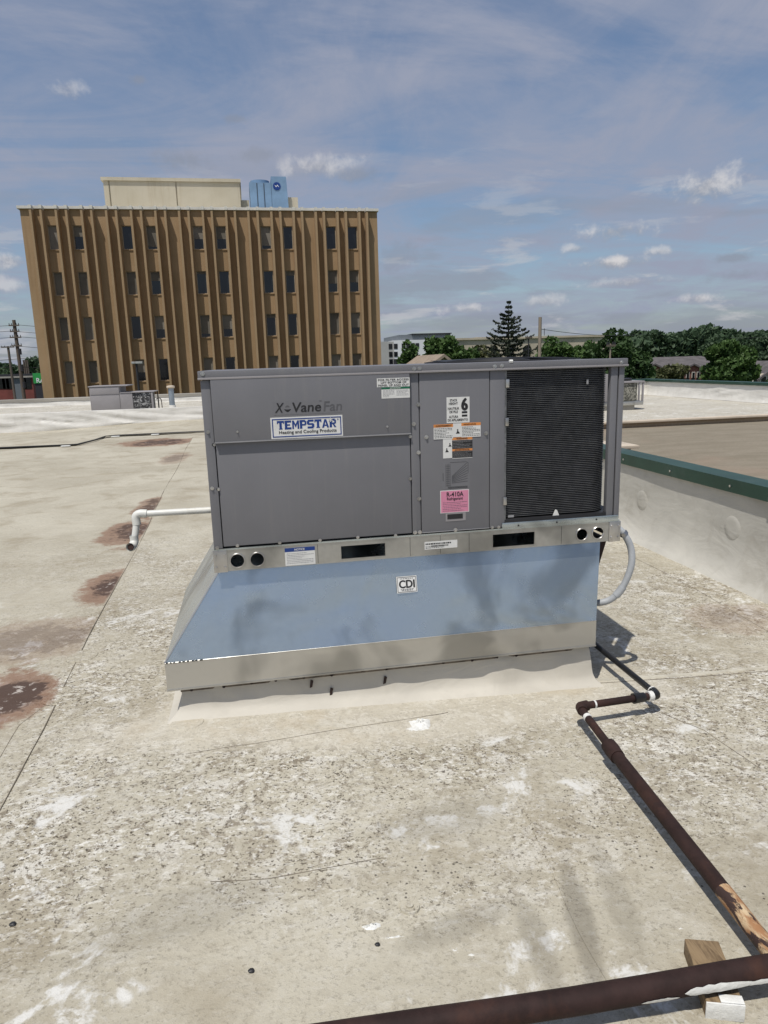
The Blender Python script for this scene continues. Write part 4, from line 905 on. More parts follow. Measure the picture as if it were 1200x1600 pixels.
MB().tube(smoothpath([(a3+.03, Y2+.3, hz-.02), (x5-.08, Y2+.3, hz+.01), (x5-.01, Y2+.3, hz-.05), (x5, Y2+.3, .22)]), .014, 6).done('whip_conduit', 'rust_dark', r2, True)
vx = ony(268, 620, 20.0).x; vp = empty('vent_pipe', (vx, 20, .24), 'blue grey metal vent pipe with pale flat cap on the roof behind the wall', 'vent pipe')
MB().tube([(vx, 20, .2), (vx, 20, ony(268, 606, 20).z)], .085, 16).done('pipe', 'vent_metal', vp, True); zz = ony(268, 606, 20).z
MB().tube([(vx, 20, zz-.01), (vx, 20, zz+.02), (vx, 20, zz+.06), (vx, 20, zz+.075)], [.115, .13, .12, .05], 16).done('cap', 'coping_tan', vp, True); MB().tube([(vx, 20, .22), (vx, 20, .40)], [.13, .10], 16).done('boot', 'white_membrane', vp, True)
Y3 = 15.3
r3 = empty('rooftop_unit', (10.5, Y3, 0), 'small weathered rooftop unit with lint covered coil on the far wing', 'air conditioner')
b0, b1, b2, b3 = ony(935, 600, Y3).x, ony(953, 600, Y3).x, ony(998, 610, Y3).x, ony(1006, 610, Y3).x
t3, c3, l3 = ony(990, 597, Y3).z, ony(990, 633, Y3).z, ony(990, 641, Y3).z
B('cabinet', b0-.6, b1, Y3, Y3+1.0, c3+.02, t3+.24, 'old_paint', r3, .01); B('base_rail', b0-.6, b3, Y3-.01, Y3+1.0, c3-.0, c3+.11, 'rail_zinc', r3, .006); B('door_panel', b0-.2, b1-.03, Y3-.02, Y3-.002, c3+.13, t3+.18, 'old_paint', r3, .006)
B('condenser_coil', b1+.01, b2-.03, Y3+.02, Y3+.95, c3+.12, t3-.03, 'lint_coil', r3, .01); B('top_cover', b1+.002, b3+.01, Y3-.02, Y3+1.0, t3-.02, t3+.03, 'old_paint', r3, .006); B('corner_post', b2+.0, b2+.04, Y3-.005, Y3+.04, c3+.10, t3-.021, 'old_paint', r3, .004); B('corner_post', b3-.045, b3, Y3-.005, Y3+.04, c3+.10, t3-.021, 'old_paint', r3, .004)
MB().tube([(b1+.5, Y3+.5, t3+.03), (b1+.5, Y3+.5, t3+.10)], .38, 18).done('fan_guard', 'black_plastic', r3, True)
MB().box(b0-.5, b2-.08, Y3+.05, Y3+.9, 0, c3-.001).done('curb', 'concrete', r3)

# ================================================================== OFFICE BLOCK
YB = 53.5
ob = empty('office_building', (-2, YB, GZ), 'tan office block with vertical fins and rows of narrow dark windows', 'building')
bx0, bx1 = ony(31, 330, YB).x, ony(591, 400, YB).x; bzt = 12.95
TK = [45.9,62.1,86.1,102.1,126.1,141.6,164.8,180.3,203.7,219.2,241.9,257,279,293.6,316,330.1,352.5,366.4,387.5,401.9,423.7,437.6,458.4,471.7,493.3,505.9,527.2,540.3,561.3,573.3]
tkx = [ony(u, 323+u*.01, YB-.66).x for u in TK]
rowz = []
for (vt, vb) in ((352, 390), (425, 462), (496, 532.5), (565, 600)): rowz.append((ony(90, vt, YB).z, ony(90, vb, YB).z))
bays = [(tkx[i], tkx[i+1]) for i in range(1, 29, 2)]
win_bays = [i for i in range(14) if i % 3 != 2]
# wall with real openings: full-height strips and spandrels
wm = MB(); cur = bx0
for i in win_bays:
    a, b = bays[i]; wa, wb_ = a+.17, b-.10
    wm.box(cur, wa, YB, YB+.45, GZ, bzt-.15); z = GZ
    for (t, s) in sorted(rowz, key=lambda q: q[1]): wm.box(wa, wb_, YB, YB+.45, z, s); z = t
    wm.box(wa, wb_, YB, YB+.45, z, bzt-.15); cur = wb_
wm.box(cur, bx1, YB, YB+.45, GZ, bzt-.15); wm.box(bx0, bx1, YB+.46, YB+22, GZ, bzt-.16)
wm.done('wall', 'stucco', ob)
fme = None
fm = MB(); fm.prism([(-.09, 0, 0), (-.075, -.66, 0), (.075, -.66, 0), (.09, 0, 0)], (0, 0, bzt-.25-GZ)); fin0 = fm.done('fin', 'stucco', ob, world=False)
cm = MB(); cm.box(-.10, .10, -.69, -.002, 0, .24); cap0 = cm.done('fin_cap', 'trim_white', fin0, world=False)
fin0.matrix_parent_inverse = Matrix.Translation(-ob.location)
for i, x in enumerate(tkx):
    if i == 0: f_, c_ = fin0, cap0
    else:
        f_ = fin0.copy(); COL.objects.link(f_); f_.parent = ob; f_.matrix_parent_inverse = Matrix.Translation(-ob.location); c_ = cap0.copy(); COL.objects.link(c_); c_.parent = f_
    f_.location = (x, YB-.001, GZ); c_.location = (0, 0, bzt-.25-GZ+.002)
MB().box(bx0-.15, bx1+.1, YB-.16, YB+22.1, bzt-.148, bzt+.04).done('roof_edge', 'trim_white', ob)
full = {(0,0):1,(0,1):.45,(0,3):0,(0,4):.9,(0,6):.55,(0,7):.55,(0,9):.85,(0,10):0,(0,12):0,(0,13):0,(1,0):1,(1,1):1,(1,3):1,(1,4):.4,(1,6):.1,(1,7):0,(1,9):.0,(1,10):.2,(1,12):.6,(1,13):.55,(2,0):1,(2,1):1,(2,3):0,(2,4):.6,(2,6):.85,(2,7):.65,(2,9):.15,(2,10):0,(2,12):1,(2,13):.7,(3,0):1,(3,1):1,(3,3):.6,(3,4):0,(3,6):.8,(3,7):0,(3,9):1,(3,10):0,(3,12):.8,(3,13):.9}
for r_, (t, s) in enumerate(rowz):
    for i in win_bays:
        a, b = bays[i]; wa, wb_ = a+.17, b-.10
        wn = MB()
        for (p0, p1, p2, p3) in ((wa, wb_, s, s+.05), (wa, wb_, t-.05, t), (wa, wa+.05, s+.05, t-.05), (wb_-.05, wb_, s+.05, t-.05)): wn.box(p0, p1, YB+.10, YB+.22, p2, p3)
        wo_ = wn.done('window', 'frame_tan', ob)
        MB().box(wa+.05, wb_-.05, YB+.17, YB+.18, s+.05, t-.05).done('pane', 'window_glass', wo_)
        k = full.get((r_, i), .5)
        if k > 0: MB().box(wa+.06, wb_-.06, YB+.155, YB+.166, t-.05-(t-s-.1)*k, t-.052).done('blind', 'blind' if (r_+i) % 3 else 'blind_light', wo_)
        MB().box(wa-.04, wb_+.04, YB-.05, YB+.10, s-.07, s-.004).done('sill', 'stucco', wo_)
# penthouse and cooling tower
YP = YB+5.0
ph = empty('penthouse', (-4, YP, bzt), 'cream panelled penthouse block on the office building roof', 'penthouse')
p0, p1 = ony(163, 300, YP).x, ony(375, 300, YP).x; pz = ony(270, 279, YP).z
cuts = [p0+.18, ony(172, 300, YP).x, ony(276, 300, YP).x, p1-.15]
B('core', p0, p1, YP, YP+8, bzt-.1, pz-.02, 'penthouse', ph)
for a, b in ((p0, cuts[1]-.05), (cuts[1]+.05, cuts[2]-.05), (cuts[2]+.05, p1)): B('panel', a, b, YP-.10, YP-.003, bzt+.0, pz-.25, 'penthouse', ph)
B('coping', p0-.15, p1+.1, YP-.22, YP+8.1, pz-.24, pz, 'penthouse', ph)
tw = empty('cooling_tower', (2, YP-1, bzt), 'pale blue cooling tower with round fan ring and blue round emblem on the office roof', 'cooling tower')
YT = YP-1; t0, t1, t2 = ony(391, 300, YT).x, ony(424, 300, YT).x, ony(449, 300, YT).x; zA, zB2, zb3 = ony(405, 283, YT).z, ony(436, 276, YT).z, bzt+.05
B('basin', t0+.1, t2+.15, YT-.05, YT+3.4, zb3, zb3+.55, 'tower_blue', tw)
MB().prism([(t0, YT, zb3+.55), (t1, YT, zb3+.55), (t1, YT, zA-.1), (t0-.05, YT, zA-.1)], (0, 3.2, 0)).done('casing', 'tower_blue', tw)
MB().prism([(t1+.02, YT-.04, zb3+.55), (t2+.05, YT-.04, zb3+.55), (t2-.05, YT-.04, zB2), (t1+.02, YT-.04, zB2)], (0, 3.3, 0)).done('casing', 'tower_blue', tw)
MB().tube([((t0+t1)/2, YT+1.4, zA-.1), ((t0+t1)/2, YT+1.4, zA+.28)], (t1-t0)*.46, 22).done('fan_ring', 'tower_blue', tw, True)
for fx in (.33, .66): B('casing_seam', t0+(t1-t0)*fx-.03, t0+(t1-t0)*fx+.03, YT-.03, YT-.002, zb3+.6, zA-.15, 'tower_dark', tw)
B('rail', t0-.1, t2+.2, YT-.3, YT-.25, zb3+.62, zb3+.67, 'tower_dark', tw); B('rail', t0-.1, t2+.2, YT-.3, YT-.25, zb3+.3, zb3+.35, 'tower_dark', tw)
for i in range(6): x = t0-.1+(t2-t0+.3)*i/5; B('rail_post', x-.02, x+.02, YT-.31, YT-.24, bzt-.0, zb3+.67, 'tower_dark', tw)
eb = ony(432.5, 291, YT-.05); em = MB().tube([(eb.x, YT-.042, eb.z), (eb.x, YT-.07, eb.z)], .30, 24).done('emblem', 'blue_ink', tw)
MB().prism([(eb.x-.2, YT-.075, eb.z+.1), (eb.x-.05, YT-.075, eb.z-.08), (eb.x+.02, YT-.075, eb.z+.04), (eb.x+.2, YT-.075, eb.z-.1), (eb.x+.05, YT-.075, eb.z+.12), (eb.x-.03, YT-.075, eb.z+.0)], (0, .004, 0)).done('emblem_mark', 'white_wall', em)
B('louver_block', t1, ony(466, 310, YT).x, YT+.5, YT+3, bzt, ony(455, 306, YT).z, 'penthouse', tw); B('louver_block', ony(375, 310, YT).x, t0-.12, YT+1.5, YT+3, bzt, ony(382, 306, YT).z, 'penthouse', tw)

# ================================================================== BACKGROUND TOWN
def leaves(pts, size, flat=.0):
    n = len(pts); a = RNG.normal(size=(n, 3)); a /= np.linalg.norm(a, axis=1)[:, None]; b = RNG.normal(size=(n, 3)); b -= a*(a*b).sum(1)[:, None]; b /= np.linalg.norm(b, axis=1)[:, None]
    s = size*RNG.uniform(.6, 1.3, (n, 1)); a *= s; b *= s*.75
    return np.stack([pts-a, pts+b*.8, pts+a, pts-b*.8], 1)
def crown(rx, ry, rz, n, size, clumps=34, seed=0):
    rg = np.random.default_rng(seed); C = []
    d = rg.normal(size=(clumps, 3)); d /= np.linalg.norm(d, axis=1)[:, None]; rr = rg.uniform(.35, .88, (clumps, 1))
    c = d*rr*np.array([rx, ry, rz]); cr = rg.uniform(.22, .42, clumps)
    k = rg.integers(0, clumps, n); dd = rg.normal(size=(n, 3)); dd /= np.linalg.norm(dd, axis=1)[:, None]
    pts = c[k]+dd*(cr[k]*rg.uniform(.55, 1.05, n)**.5)[:, None]*np.array([rx, ry, rz])*np.array([1, 1, .8])
    return leaves(pts, size)
def tree(u, vtop, vbase, halfw, Y, label, mat='leaf', name='broadleaf_tree', n=5200, size=.30, seed=0, group=None, rzk=1.0, zbase=None):
    top = ony(u, vtop, Y); bot = ony(u, vbase, Y) if vbase else Vector((top.x, Y, GZ)); rx = abs(ony(u+halfw, vtop, Y).x-ony(u-halfw, vtop, Y).x)/2
    zb = max(bot.z, GZ+1.2) if zbase is None else zbase; rz = (top.z-zb)/2; cz = (top.z+zb)/2
    t = empty(name, (top.x, Y, GZ), label, 'tree', group)
    me = quads_mesh('crown', crown(rx, rx*.9, rz, n, size, 36, seed)); o = link('crown', me, mat, t, False); o.location = (0, 0, cz-GZ)
    m = MB(); h = cz-GZ; rs = random.Random(seed)
    m.tube([(0, 0, 0), (.05, .03, h*.4), (-.03, .05, h*.8), (.04, 0, h+rz*.3)], [.04*rx+.12, .035*rx+.08, .03*rx+.05, .03], 8)
    for k in range(7):
        a = k*.9; q = rs.uniform(.45, .95); m.tube([(0, .03, h*q), (math.cos(a)*rx*.3, math.sin(a)*rx*.3, h*q+rz*.25), (math.cos(a)*rx*.65, math.sin(a)*rx*.6, h*q+rz*.55)], [.10, .06, .025], 6)
    m.done('trunk', 'bark', t, True, False); return t
# far wood on the horizon
def wood_mass(u0, u1, prof, Y, name, label, n, size, seed, mat='leaf_hazed'):
    rg = np.random.default_rng(seed); pts = []
    us_ = rg.uniform(u0, u1, n); 
    vt = np.interp(us_, [p[0] for p in prof], [p[1] for p in prof])
    P = []
    for uu, vv in zip(us_, vt):
        y = Y+rg.uniform(0, 18); tp = ony(uu, vv, y); P.append((tp.x, y, GZ+(tp.z-GZ)*rg.uniform(0, 1)**.45))
    P = np.array(P); P[:, 2] += .9*np.sin(P[:, 0]*.55)+.7*np.sin(P[:, 0]*1.4+2)*(P[:, 2] > GZ+2)
    o = link(name, quads_mesh(name, leaves(P, size)), mat); o['kind'] = 'stuff'; o['label'] = label; o['category'] = 'woods'; return o
wood_mass(985, 1300, [(985, 528), (1020, 528), (1060, 528), (1085, 522), (1110, 516), (1125, 522), (1145, 524), (1165, 532), (1185, 525), (1215, 524), (1300, 520)], 150, 'woods', 'dense dark green wood closing the view behind the brick townhouses', 26000, .75, 3)
wood_mass(-60, 80, [(-60, 577), (0, 575), (30, 572), (45, 570), (66, 569), (80, 569)], 190, 'woods', 'low green wood on the skyline beyond the stores and road', 7000, .8, 4)
wood_mass(590, 1000, [(590, 556), (700, 552), (800, 548), (900, 545), (1000, 540)], 165, 'woods', 'low line of distant trees behind the stone building', 8000, .75, 5)
# named trees
tree(692, 519, None, 33, 84, 'tall rounded tree in front of the white apartment building', seed=11, n=6500, size=.36)
tree(640, 536, None, 22, 80, 'small bright tree beside the white apartment wall', seed=12, n=3200, size=.32)
tree(752, 529, None, 34, 80, 'loose olive green tree beside the spruce', 'leaf_olive', seed=13, n=3600, size=.32)
tree(725, 538, None, 26, 78, 'bushy tree between the tan gable and the spruce', seed=20, n=3600, size=.32)
tree(872, 525, None, 31, 75, 'rounded green tree right of the bare wooden pole', seed=14, n=5200, size=.32)
tree(915, 527, None, 26, 82, 'mid green tree behind the top edge of the rooftop unit', seed=15, n=4200, size=.32)
tree(965, 519, 640, 47, 62, 'big dense dark tree rising behind the unit corner post', 'leaf_dark', seed=16, n=11000, size=.28, zbase=-3.2)
tree(1136, 532, 608, 41, 58, 'big round maple beside the brick townhouses', 'leaf', seed=17, n=11000, size=.26, zbase=-3.0)
tree(1050, 567, 600, 24, 74, 'small olive ornamental tree before the townhouse gable', 'leaf_olive', seed=18, n=2600, size=.24, zbase=-2.6)
tree(1190, 524, None, 26, 125, 'tall rounded tree above the far right house roof', 'leaf_hazed', seed=19, n=4200, size=.5)
tree(1112, 514, None, 17, 135, 'slender tall tree standing above the woods', 'leaf_hazed', seed=21, n=2600, size=.5)
tree(1150, 522, None, 13, 135, 'narrow dark tree standing above the round maple', 'leaf_hazed', seed=22, n=1800, size=.5)
tree(66, 572, 600, 9, 120, 'dark tree tucked against the office block corner beyond the parking lot', 'leaf_dark', seed=23, n=1500, size=.4)
tree(1207, 590, 612, 12, 66, 'low shrub like tree by the far right house', 'leaf_dark', seed=24, n=1200, size=.25, zbase=-3.2)
# spruce
YS_ = 72; tp = ony(795, 470, YS_); sp_ = empty('spruce_tree', (tp.x, YS_, GZ), 'tall dark spruce with open upswept branches', 'tree'); hs = tp.z-GZ
m = MB(); m.tube([(0, 0, 0), (0, 0, hs*.5), (0, 0, hs)], [.24, .14, .02], 8); P = []; rg = np.random.default_rng(31)
Rmax = abs(ony(848, 545, YS_).x-ony(740, 545, YS_).x)/2
z = hs-.15; k = 0
while z > 1.0:
    f = (hs-z)/hs; L = min(Rmax*1.1, .12+Rmax*1.9*f)*rg.uniform(.85, 1.08)
    for j in range(6 if f > .15 else 4):
        a = j*2*math.pi/6+k*.55+rg.uniform(-.25, .25); Lj = L*rg.uniform(.45, 1.12); pts = []
        for t in (0, .33, .66, 1): pts.append((math.cos(a)*Lj*t, math.sin(a)*Lj*t, z-.30*Lj*t+.48*Lj*t*t))
        m.tube(pts, [.035, .028, .02, .008], 5)
        nn = int(30+85*Lj/Rmax); ts = rg.uniform(.12, 1.0, nn)
        q = np.stack([np.cos(a)*Lj*ts, np.sin(a)*Lj*ts, z-.30*Lj*ts+.48*Lj*ts*ts], 1); sd = rg.normal(size=(nn, 1))*(.07+.12*(1-ts[:, None])*Lj*.5)
        q += sd*np.array([[-np.sin(a), np.cos(a), 0]])+rg.normal(size=(nn, 3))*.045; q[:, 2] -= np.abs(sd[:, 0])*.25; P.append(q)
    z -= rg.uniform(.34, .50)+.16*f; k += 1
m.done('trunk', 'bark', sp_, True, False); P = np.concatenate(P); o = link('crown', quads_mesh('crown', leaves(P, .135)), 'needle', sp_, False)
# white apartment building
def facade_box(name, label, x0, x1, y0, y1, z1, wall, roofm=None, rim=None):
    t = empty(name, ((x0+x1)/2, y0, GZ), label, 'building'); B('wall', x0, x1, y0, y1, GZ, z1, wall, t); return t
YA = 118
x0, x1 = ony(616, 540, YA).x, ony(700, 540, YA).x; zt = ony(650, 531, YA).z
wa_ = facade_box('apartment_building', 'white apartment building with grey upper storey and small dark windows', x0, x1, YA, YA+16, zt, 'white_wall')
B('upper_storey', ony(625, 540, YA).x, ony(706, 540, YA).x, YA+.8, YA+15, zt+.001, ony(650, 522.5, YA).z, 'roof_grey', wa_); B('roof_edge', ony(645, 540, YA).x, ony(707, 540, YA).x, YA+.4, YA+15.5, ony(650, 522.4, YA).z, ony(650, 521, YA).z, 'dark_trim', wa_)
B('grey_wing', ony(596, 540, YA).x, x0-.01, YA+.5, YA+14, GZ, ony(607, 533.5, YA).z, 'grey_wall', wa_)
for (u, v) in ((611, 541), (618.3, 541), (630.5, 540.5), (637.5, 540), (611.5, 553.5), (618.5, 553.5), (631, 553), (612, 565), (645, 540), (652, 540)):
    q = ony(u, v, YA); yy = YA if u > 616 else YA+.5; wn = B('window', q.x-.32, q.x+.32, yy-.06, yy-.002, q.z-.42, q.z+.42, 'dark_trim', wa_); B('pane', q.x-.24, q.x+.24, yy-.075, yy-.061, q.z-.34, q.z+.34, 'window_glass', wn)
q = ony(619, 566.5, YA); B('door', q.x-.45, q.x+.45, YA-.06, YA-.002, q.z-.9, q.z+.6, 'dark_trim', wa_)
# tan gable
YGb = 46; g0, g1, gp_ = ony(666, 571, YGb), ony(717, 571, YGb), ony(694.5, 553, YGb)
gh = empty('gabled_house', (gp_.x, YGb, GZ), 'tan shingled gable roof peeking above the rooftop unit', 'house'); ez = g0.z-.3; ex = .5
B('wall', g0.x+.4, g1.x-.2, YGb+.35, YGb+8, GZ, ez+.1, 'siding', gh)
MB().prism([(g0.x+.3, YGb+.4, ez), (g1.x-.1, YGb+.4, ez), (gp_.x, YGb+.4, gp_.z-.2)], (0, .1, 0)).done('gable', 'siding', gh)
for sg, gx in ((-1, g0.x-ex), (1, g1.x+ex)): MB().prism([(gx, YGb, ez-.15), (gp_.x, YGb, gp_.z-.0), (gp_.x, YGb, gp_.z-.22), (gx, YGb, ez-.38)], (0, 8.3, 0)).done('roof_slope', 'shingle_tan', gh)
MB().prism([(gp_.x-.28, YGb+.37, gp_.z-.62), (gp_.x+.28, YGb+.37, gp_.z-.62), (gp_.x, YGb+.37, gp_.z-.30)], (0, .02, 0)).done('gable_vent', 'siding', gh)
# stone building with arches
YO = 122; s0, s1 = ony(698, 540, YO).x, ony(945, 535, YO).x; zso = ony(800, 529.5, YO).z
so_ = empty('stone_building', ((s0+s1)/2, YO, GZ), 'long pale stone building with arched openings behind the spruce', 'building')
def arch(cx, hw, zt_, n=12): return [(cx-hw, GZ+.2), (cx+hw, GZ+.2)]+[(cx+hw*math.cos(i*math.pi/n), zt_-hw+hw*math.sin(i*math.pi/n)) for i in range(n+1)]
ar = [arch(ony(u, 545, YO).x, .78 if u != 824 else .85, ony(u, 539, YO).z) for u in (746, 772, 798, 824, 860, 890)]
plate('wall', [(s0, GZ), (s1, GZ), (s1, zso), (s0, zso)], ar, YO, YO+.6, 'stone', so_); B('inner_wall', s0, s1, YO+2.2, YO+12, GZ, zso-.2, 'stone', so_); B('cornice', s0-.2, s1+.2, YO-.3, YO+.62, zso, zso+.35, 'stone', so_)
for a in ar: B('glazing', a[0][0], a[1][0], YO+.62, YO+.68, GZ, a[8][1]+.1, 'window_glass', so_)
B('penthouse_block', ony(752, 530, YO).x, ony(822, 530, YO).x, YO+3, YO+9, zso-.2, ony(790, 525, YO).z, 'stone', so_); B('penthouse_block', ony(897, 530, YO).x, ony(930, 530, YO).x, YO+3, YO+9, zso-.2, ony(912, 524.5, YO).z, 'stone', so_)
# townhouses on the right
YTn = 92; h0, h1 = ony(985, 575, YTn).x, ony(1125, 575, YTn).x; rz0, rz1 = ony(1050, 574, YTn-4).z, ony(1050, 557.5, YTn).z
th = empty('townhouse_row', ((h0+h1)/2, YTn, GZ), 'row of townhouses with long grey shingle roof and red brick gables', 'house')
B('wall', h0, h1, YTn-3.6, YTn+5, GZ, rz0+.1, 'siding', th)
MB().prism([(h0-.3, YTn-4.1, rz0), (h0-.3, YTn+.6, rz1), (h0-.3, YTn+5.4, rz0), ], (h1-h0+.6, 0, 0)).done('roof', 'shingle', th)
for u in (1022, 1083):
    q = ony(u, 569, YTn-6); wd = 1.75; gz_ = ony(u, 577, YTn-6).z
    bw_ = MB().prism([(q.x-wd*.9, YTn-6, GZ), (q.x+wd*.9, YTn-6, GZ), (q.x+wd*.9, YTn-6, gz_), (q.x, YTn-6, q.z-.12), (q.x-wd*.9, YTn-6, gz_)], (0, 3, 0)).done('brick_bay', 'red_brick', th)
    for sg in (-1, 1): MB().prism([(q.x, YTn-6.3, q.z+.12), (q.x, YTn-6.3, q.z-.1), (q.x+sg*wd*1.08, YTn-6.3, gz_-.3), (q.x+sg*wd*1.08, YTn-6.3, gz_-.08)], (0, 6.5, 0)).done('gable_roof', 'shingle', bw_)
    for dx in (-.75, .1, .85):
        wn = B('window', q.x+dx-.24, q.x+dx+.24, YTn-6.08, YTn-6.002, gz_-1.5, gz_-.35, 'trim_white', bw_); 
        B('window', q.x+dx-.24, q.x+dx+.24, YTn-6.08, YTn-6.002, GZ+.8, GZ+2.2, 'dark_trim', bw_)
        B('pane', q.x+dx-.18, q.x+dx+.18, YTn-6.1, YTn-6.081, gz_-1.42, gz_-.43, 'window_glass', th)
    B('downpipe', q.x+wd*.9+.05, q.x+wd*.9+.2, YTn-6.02, YTn-5.9, GZ, gz_, 'white_wall', bw_)
YH2 = 72; k0, k1 = ony(1172, 590, YH2).x, ony(1240, 590, YH2).x; e0, e1 = ony(1185, 588, YH2).z, ony(1195, 568, YH2+3).z
hh_ = empty('gabled_house', (k0, YH2, GZ), 'tan sided house with grey roof and red brick base at the right edge', 'house')
B('wall', k0+.3, k1, YH2, YH2+7, GZ, e0, 'siding', hh_); B('brick_corner', k0+.0, k0+1.4, YH2-.15, YH2+2, GZ, e0-.25, 'red_brick', hh_)
MB().prism([(k0-.3, YH2-.5, e0-.1), (k0-.3, YH2+3.4, e1), (k0-.3, YH2+7.4, e0-.1)], (k1-k0+.5, 0, 0)).done('roof', 'shingle', hh_)
xg = ony(1222, 580, YH2-1).x; MB().prism([(xg-2.6, YH2-.6, GZ), (xg+2.6, YH2-.6, GZ), (xg+2.6, YH2-.6, e0), (xg, YH2-.6, e1+.1), (xg-2.6, YH2-.6, e0)], (0, .5, 0)).done('gable', 'siding', hh_)
MB().prism([(xg-3.0, YH2-.9, e0-.35), (xg, YH2-.9, e1+.35), (xg, YH2-.9, e1+.1), (xg-3.0, YH2-.9, e0-.6)], (0, 5, 0)).done('gable_roof', 'shingle', hh_)
for u in (1181, 1193): q = ony(u, 594, YH2-.7); wn = B('window', q.x-.4, q.x+.4, YH2-.70, YH2-.602, q.z-.5, q.z+.5, 'trim_white', hh_); B('pane', q.x-.32, q.x+.32, YH2-.72, YH2-.701, q.z-.42, q.z+.42, 'window_glass', wn)
# small gable far right behind maple
q = ony(1180, 561, 80); hx = empty('gabled_house', (q.x, 80, GZ), 'grey roofed house half hidden behind the round maple', 'house')
B('wall', q.x-2.5, q.x+2.5, 80.3, 86, GZ, q.z-1.2, 'siding', hx); MB().prism([(q.x-3, 80, q.z-1.4), (q.x, 80, q.z), (q.x+3, 80, q.z-1.4)], (0, 6.5, 0)).done('roof', 'shingle', hx)
# utility poles and wires
def upole(u, vtop, Y, r, mat, label, arms=(), lean=0):
    tp = ony(u, vtop, Y); t = empty('utility_pole', (tp.x, Y, GZ), label, 'utility pole'); m = MB(); m.tube([(tp.x-lean, Y, GZ), (tp.x, Y, tp.z)], [r*1.15, r], 10); m.done('pole', mat, t, True)
    for (dz, hw) in arms:
        a = B('crossarm', tp.x-hw, tp.x+hw, Y-.07-r, Y+.05-r, tp.z-dz-.06, tp.z-dz+.06, 'pole_wood', t)
        for sx in (-.9, -.45, .45, .9): MB().tube([(tp.x+hw*sx, Y-r, tp.z-dz+.06), (tp.x+hw*sx, Y-r, tp.z-dz+.24)], [.05, .03], 6).done('insulator', 'dark_trim', a)
    return t, tp
P1, tp1 = upole(21.5, 500, 78, .17, 'pole_wood', 'tall dark utility pole with crossarms left of the office block', ((.55, .5), (1.15, .45), (1.75, .55), (2.6, .5)), 0)
for dz in (2.9, 4.6, 6.3): MB().tube([(tp1.x+.25, 77.8, tp1.z-dz), (tp1.x+.25, 77.8, tp1.z-dz-.6)], .16, 8).done('equipment_can', 'dark_trim', P1, True)
P2, tp2 = upole(12.5, 541.5, 105, .16, 'pole_wood', 'shorter utility pole with single wide crossarm over the far road', ((.1, .85),))
P3, tp3 = upole(844, 495.5, 41, .105, 'pole_pale', 'bare pale wooden pole beside the spruce')
P4, tp4 = upole(954, 537, 40, .055, 'pole_pale', 'slim grey pole with small crossarm in front of the big dark tree', ((.12, .30),))
P5, tp5 = upole(826, 527, 66, .06, 'dark_trim', 'dark lamp post with short arm beside the spruce', ((.05, .35),))
P6, tp6 = upole(213, 568, 45, .07, 'dark_trim', 'dark twin headed lamp post in front of the office block')
for s in (-1, 1): MB().box(tp6.x+s*.12-.16, tp6.x+s*.12+.16+s*.1, 44.85, 45.15, tp6.z-.02, tp6.z+.12, .02).done('lamp_head', 'grey_wall', P6, True)
def wire(a, b, sag, r, label, group='overhead wires by the office block'):
    pts = [Vector(a).lerp(Vector(b), i/16)-Vector((0, 0, 4*sag*(i/16)*(1-i/16))) for i in range(17)]
    return tag(MB().tube(pts, r, 5).done('overhead_wire', 'wire'), label, 'wire', group)
for i, dz in enumerate((.5, 1.1, 1.7, 2.6, 3.9, 4.7)):
    wire((tp1.x+.4*(-1)**i, 78, tp1.z-dz), (tp1.x+40, 95, tp1.z-dz-.6), .9, .022, 'thin dark wires running from the tall pole towards the office block')
    wire((tp1.x+.4*(-1)**i, 78, tp1.z-dz), (tp1.x-50, 70, tp1.z-dz+.3), .9, .022, 'thin dark wires running from the tall pole away to the left')
wire((tp3.x+.1, 41, tp3.z-.75), ony(1010, 522, 58), .25, .018, 'single wire sagging from the bare pale pole to the big dark tree', 'wire at pale pole'); MB().tube([(tp3.x+.3, 41, tp3.z-.7), (tp3.x+.3, 41, tp3.z-1.15)], .02, 5).done('wire_drop', 'wire', P3)
wire(ony(1140, 528, 110), ony(1260, 522, 110), .2, .035, 'faint wires crossing above the round maple', 'wires at right')
# stacks left of office
for i, u in enumerate((36.5, 39.5, 42.5)):
    q = ony(u, 562.5, 118); tag(MB().tube([(q.x, 118, GZ), (q.x+.0, 118, q.z)], .13, 8).done('dark_stack', 'pole_wood', None, True), 'dark upright stack in the row beyond the red brick store', 'stack', 'dark stacks beyond the store')
# road and stores on the left
struct(MB().grid(lambda x, y: Vector((x, y, GZ+.012)), [-90, -16.5], [58, 104]).done('road', 'asphalt'))
struct(B('pavement', -90, -17, 62.5, 64, GZ, GZ+.14, 'concrete'))
YR = 112; rs = empty('brick_store', (ony(20, 595, YR).x, YR, GZ), 'low red brick store with dark roof band beyond the road', 'store'); c0_, c1_ = ony(-60, 590, YR).x, ony(50, 590, YR).x
B('wall', c0_, c1_, YR, YR+12, GZ, ony(20, 589, YR).z, 'store_red', rs); B('roof_band', c0_-.2, c1_+.2, YR-.3, YR+12.2, ony(20, 589, YR).z+.01, ony(20, 584.5, YR).z, 'dark_trim', rs); B('fascia', c0_-.2, c1_+.2, YR-.35, YR-.31, ony(20, 589.2, YR).z-.12, ony(20, 589.2, YR).z+.12, 'concrete', rs)
for u in (3, 9, 15, 36, 44): q = ony(u, 598, YR); B('window', q.x-.45, q.x+.45, YR-.05, YR-.002, q.z-.9, q.z+.9, 'window_glass', rs)
q = ony(27, 596, YR); B('door', q.x-.7, q.x+.7, YR-.06, YR-.002, GZ, q.z+1.0, 'roof_grey', rs)
YGn = 96; gs = empty('green_store', (ony(62, 592, YGn).x, YGn, GZ), 'bright green store front with white lettering beside the office block', 'store'); n0, n1 = ony(51.5, 590, YGn).x, ony(90, 590, YGn).x
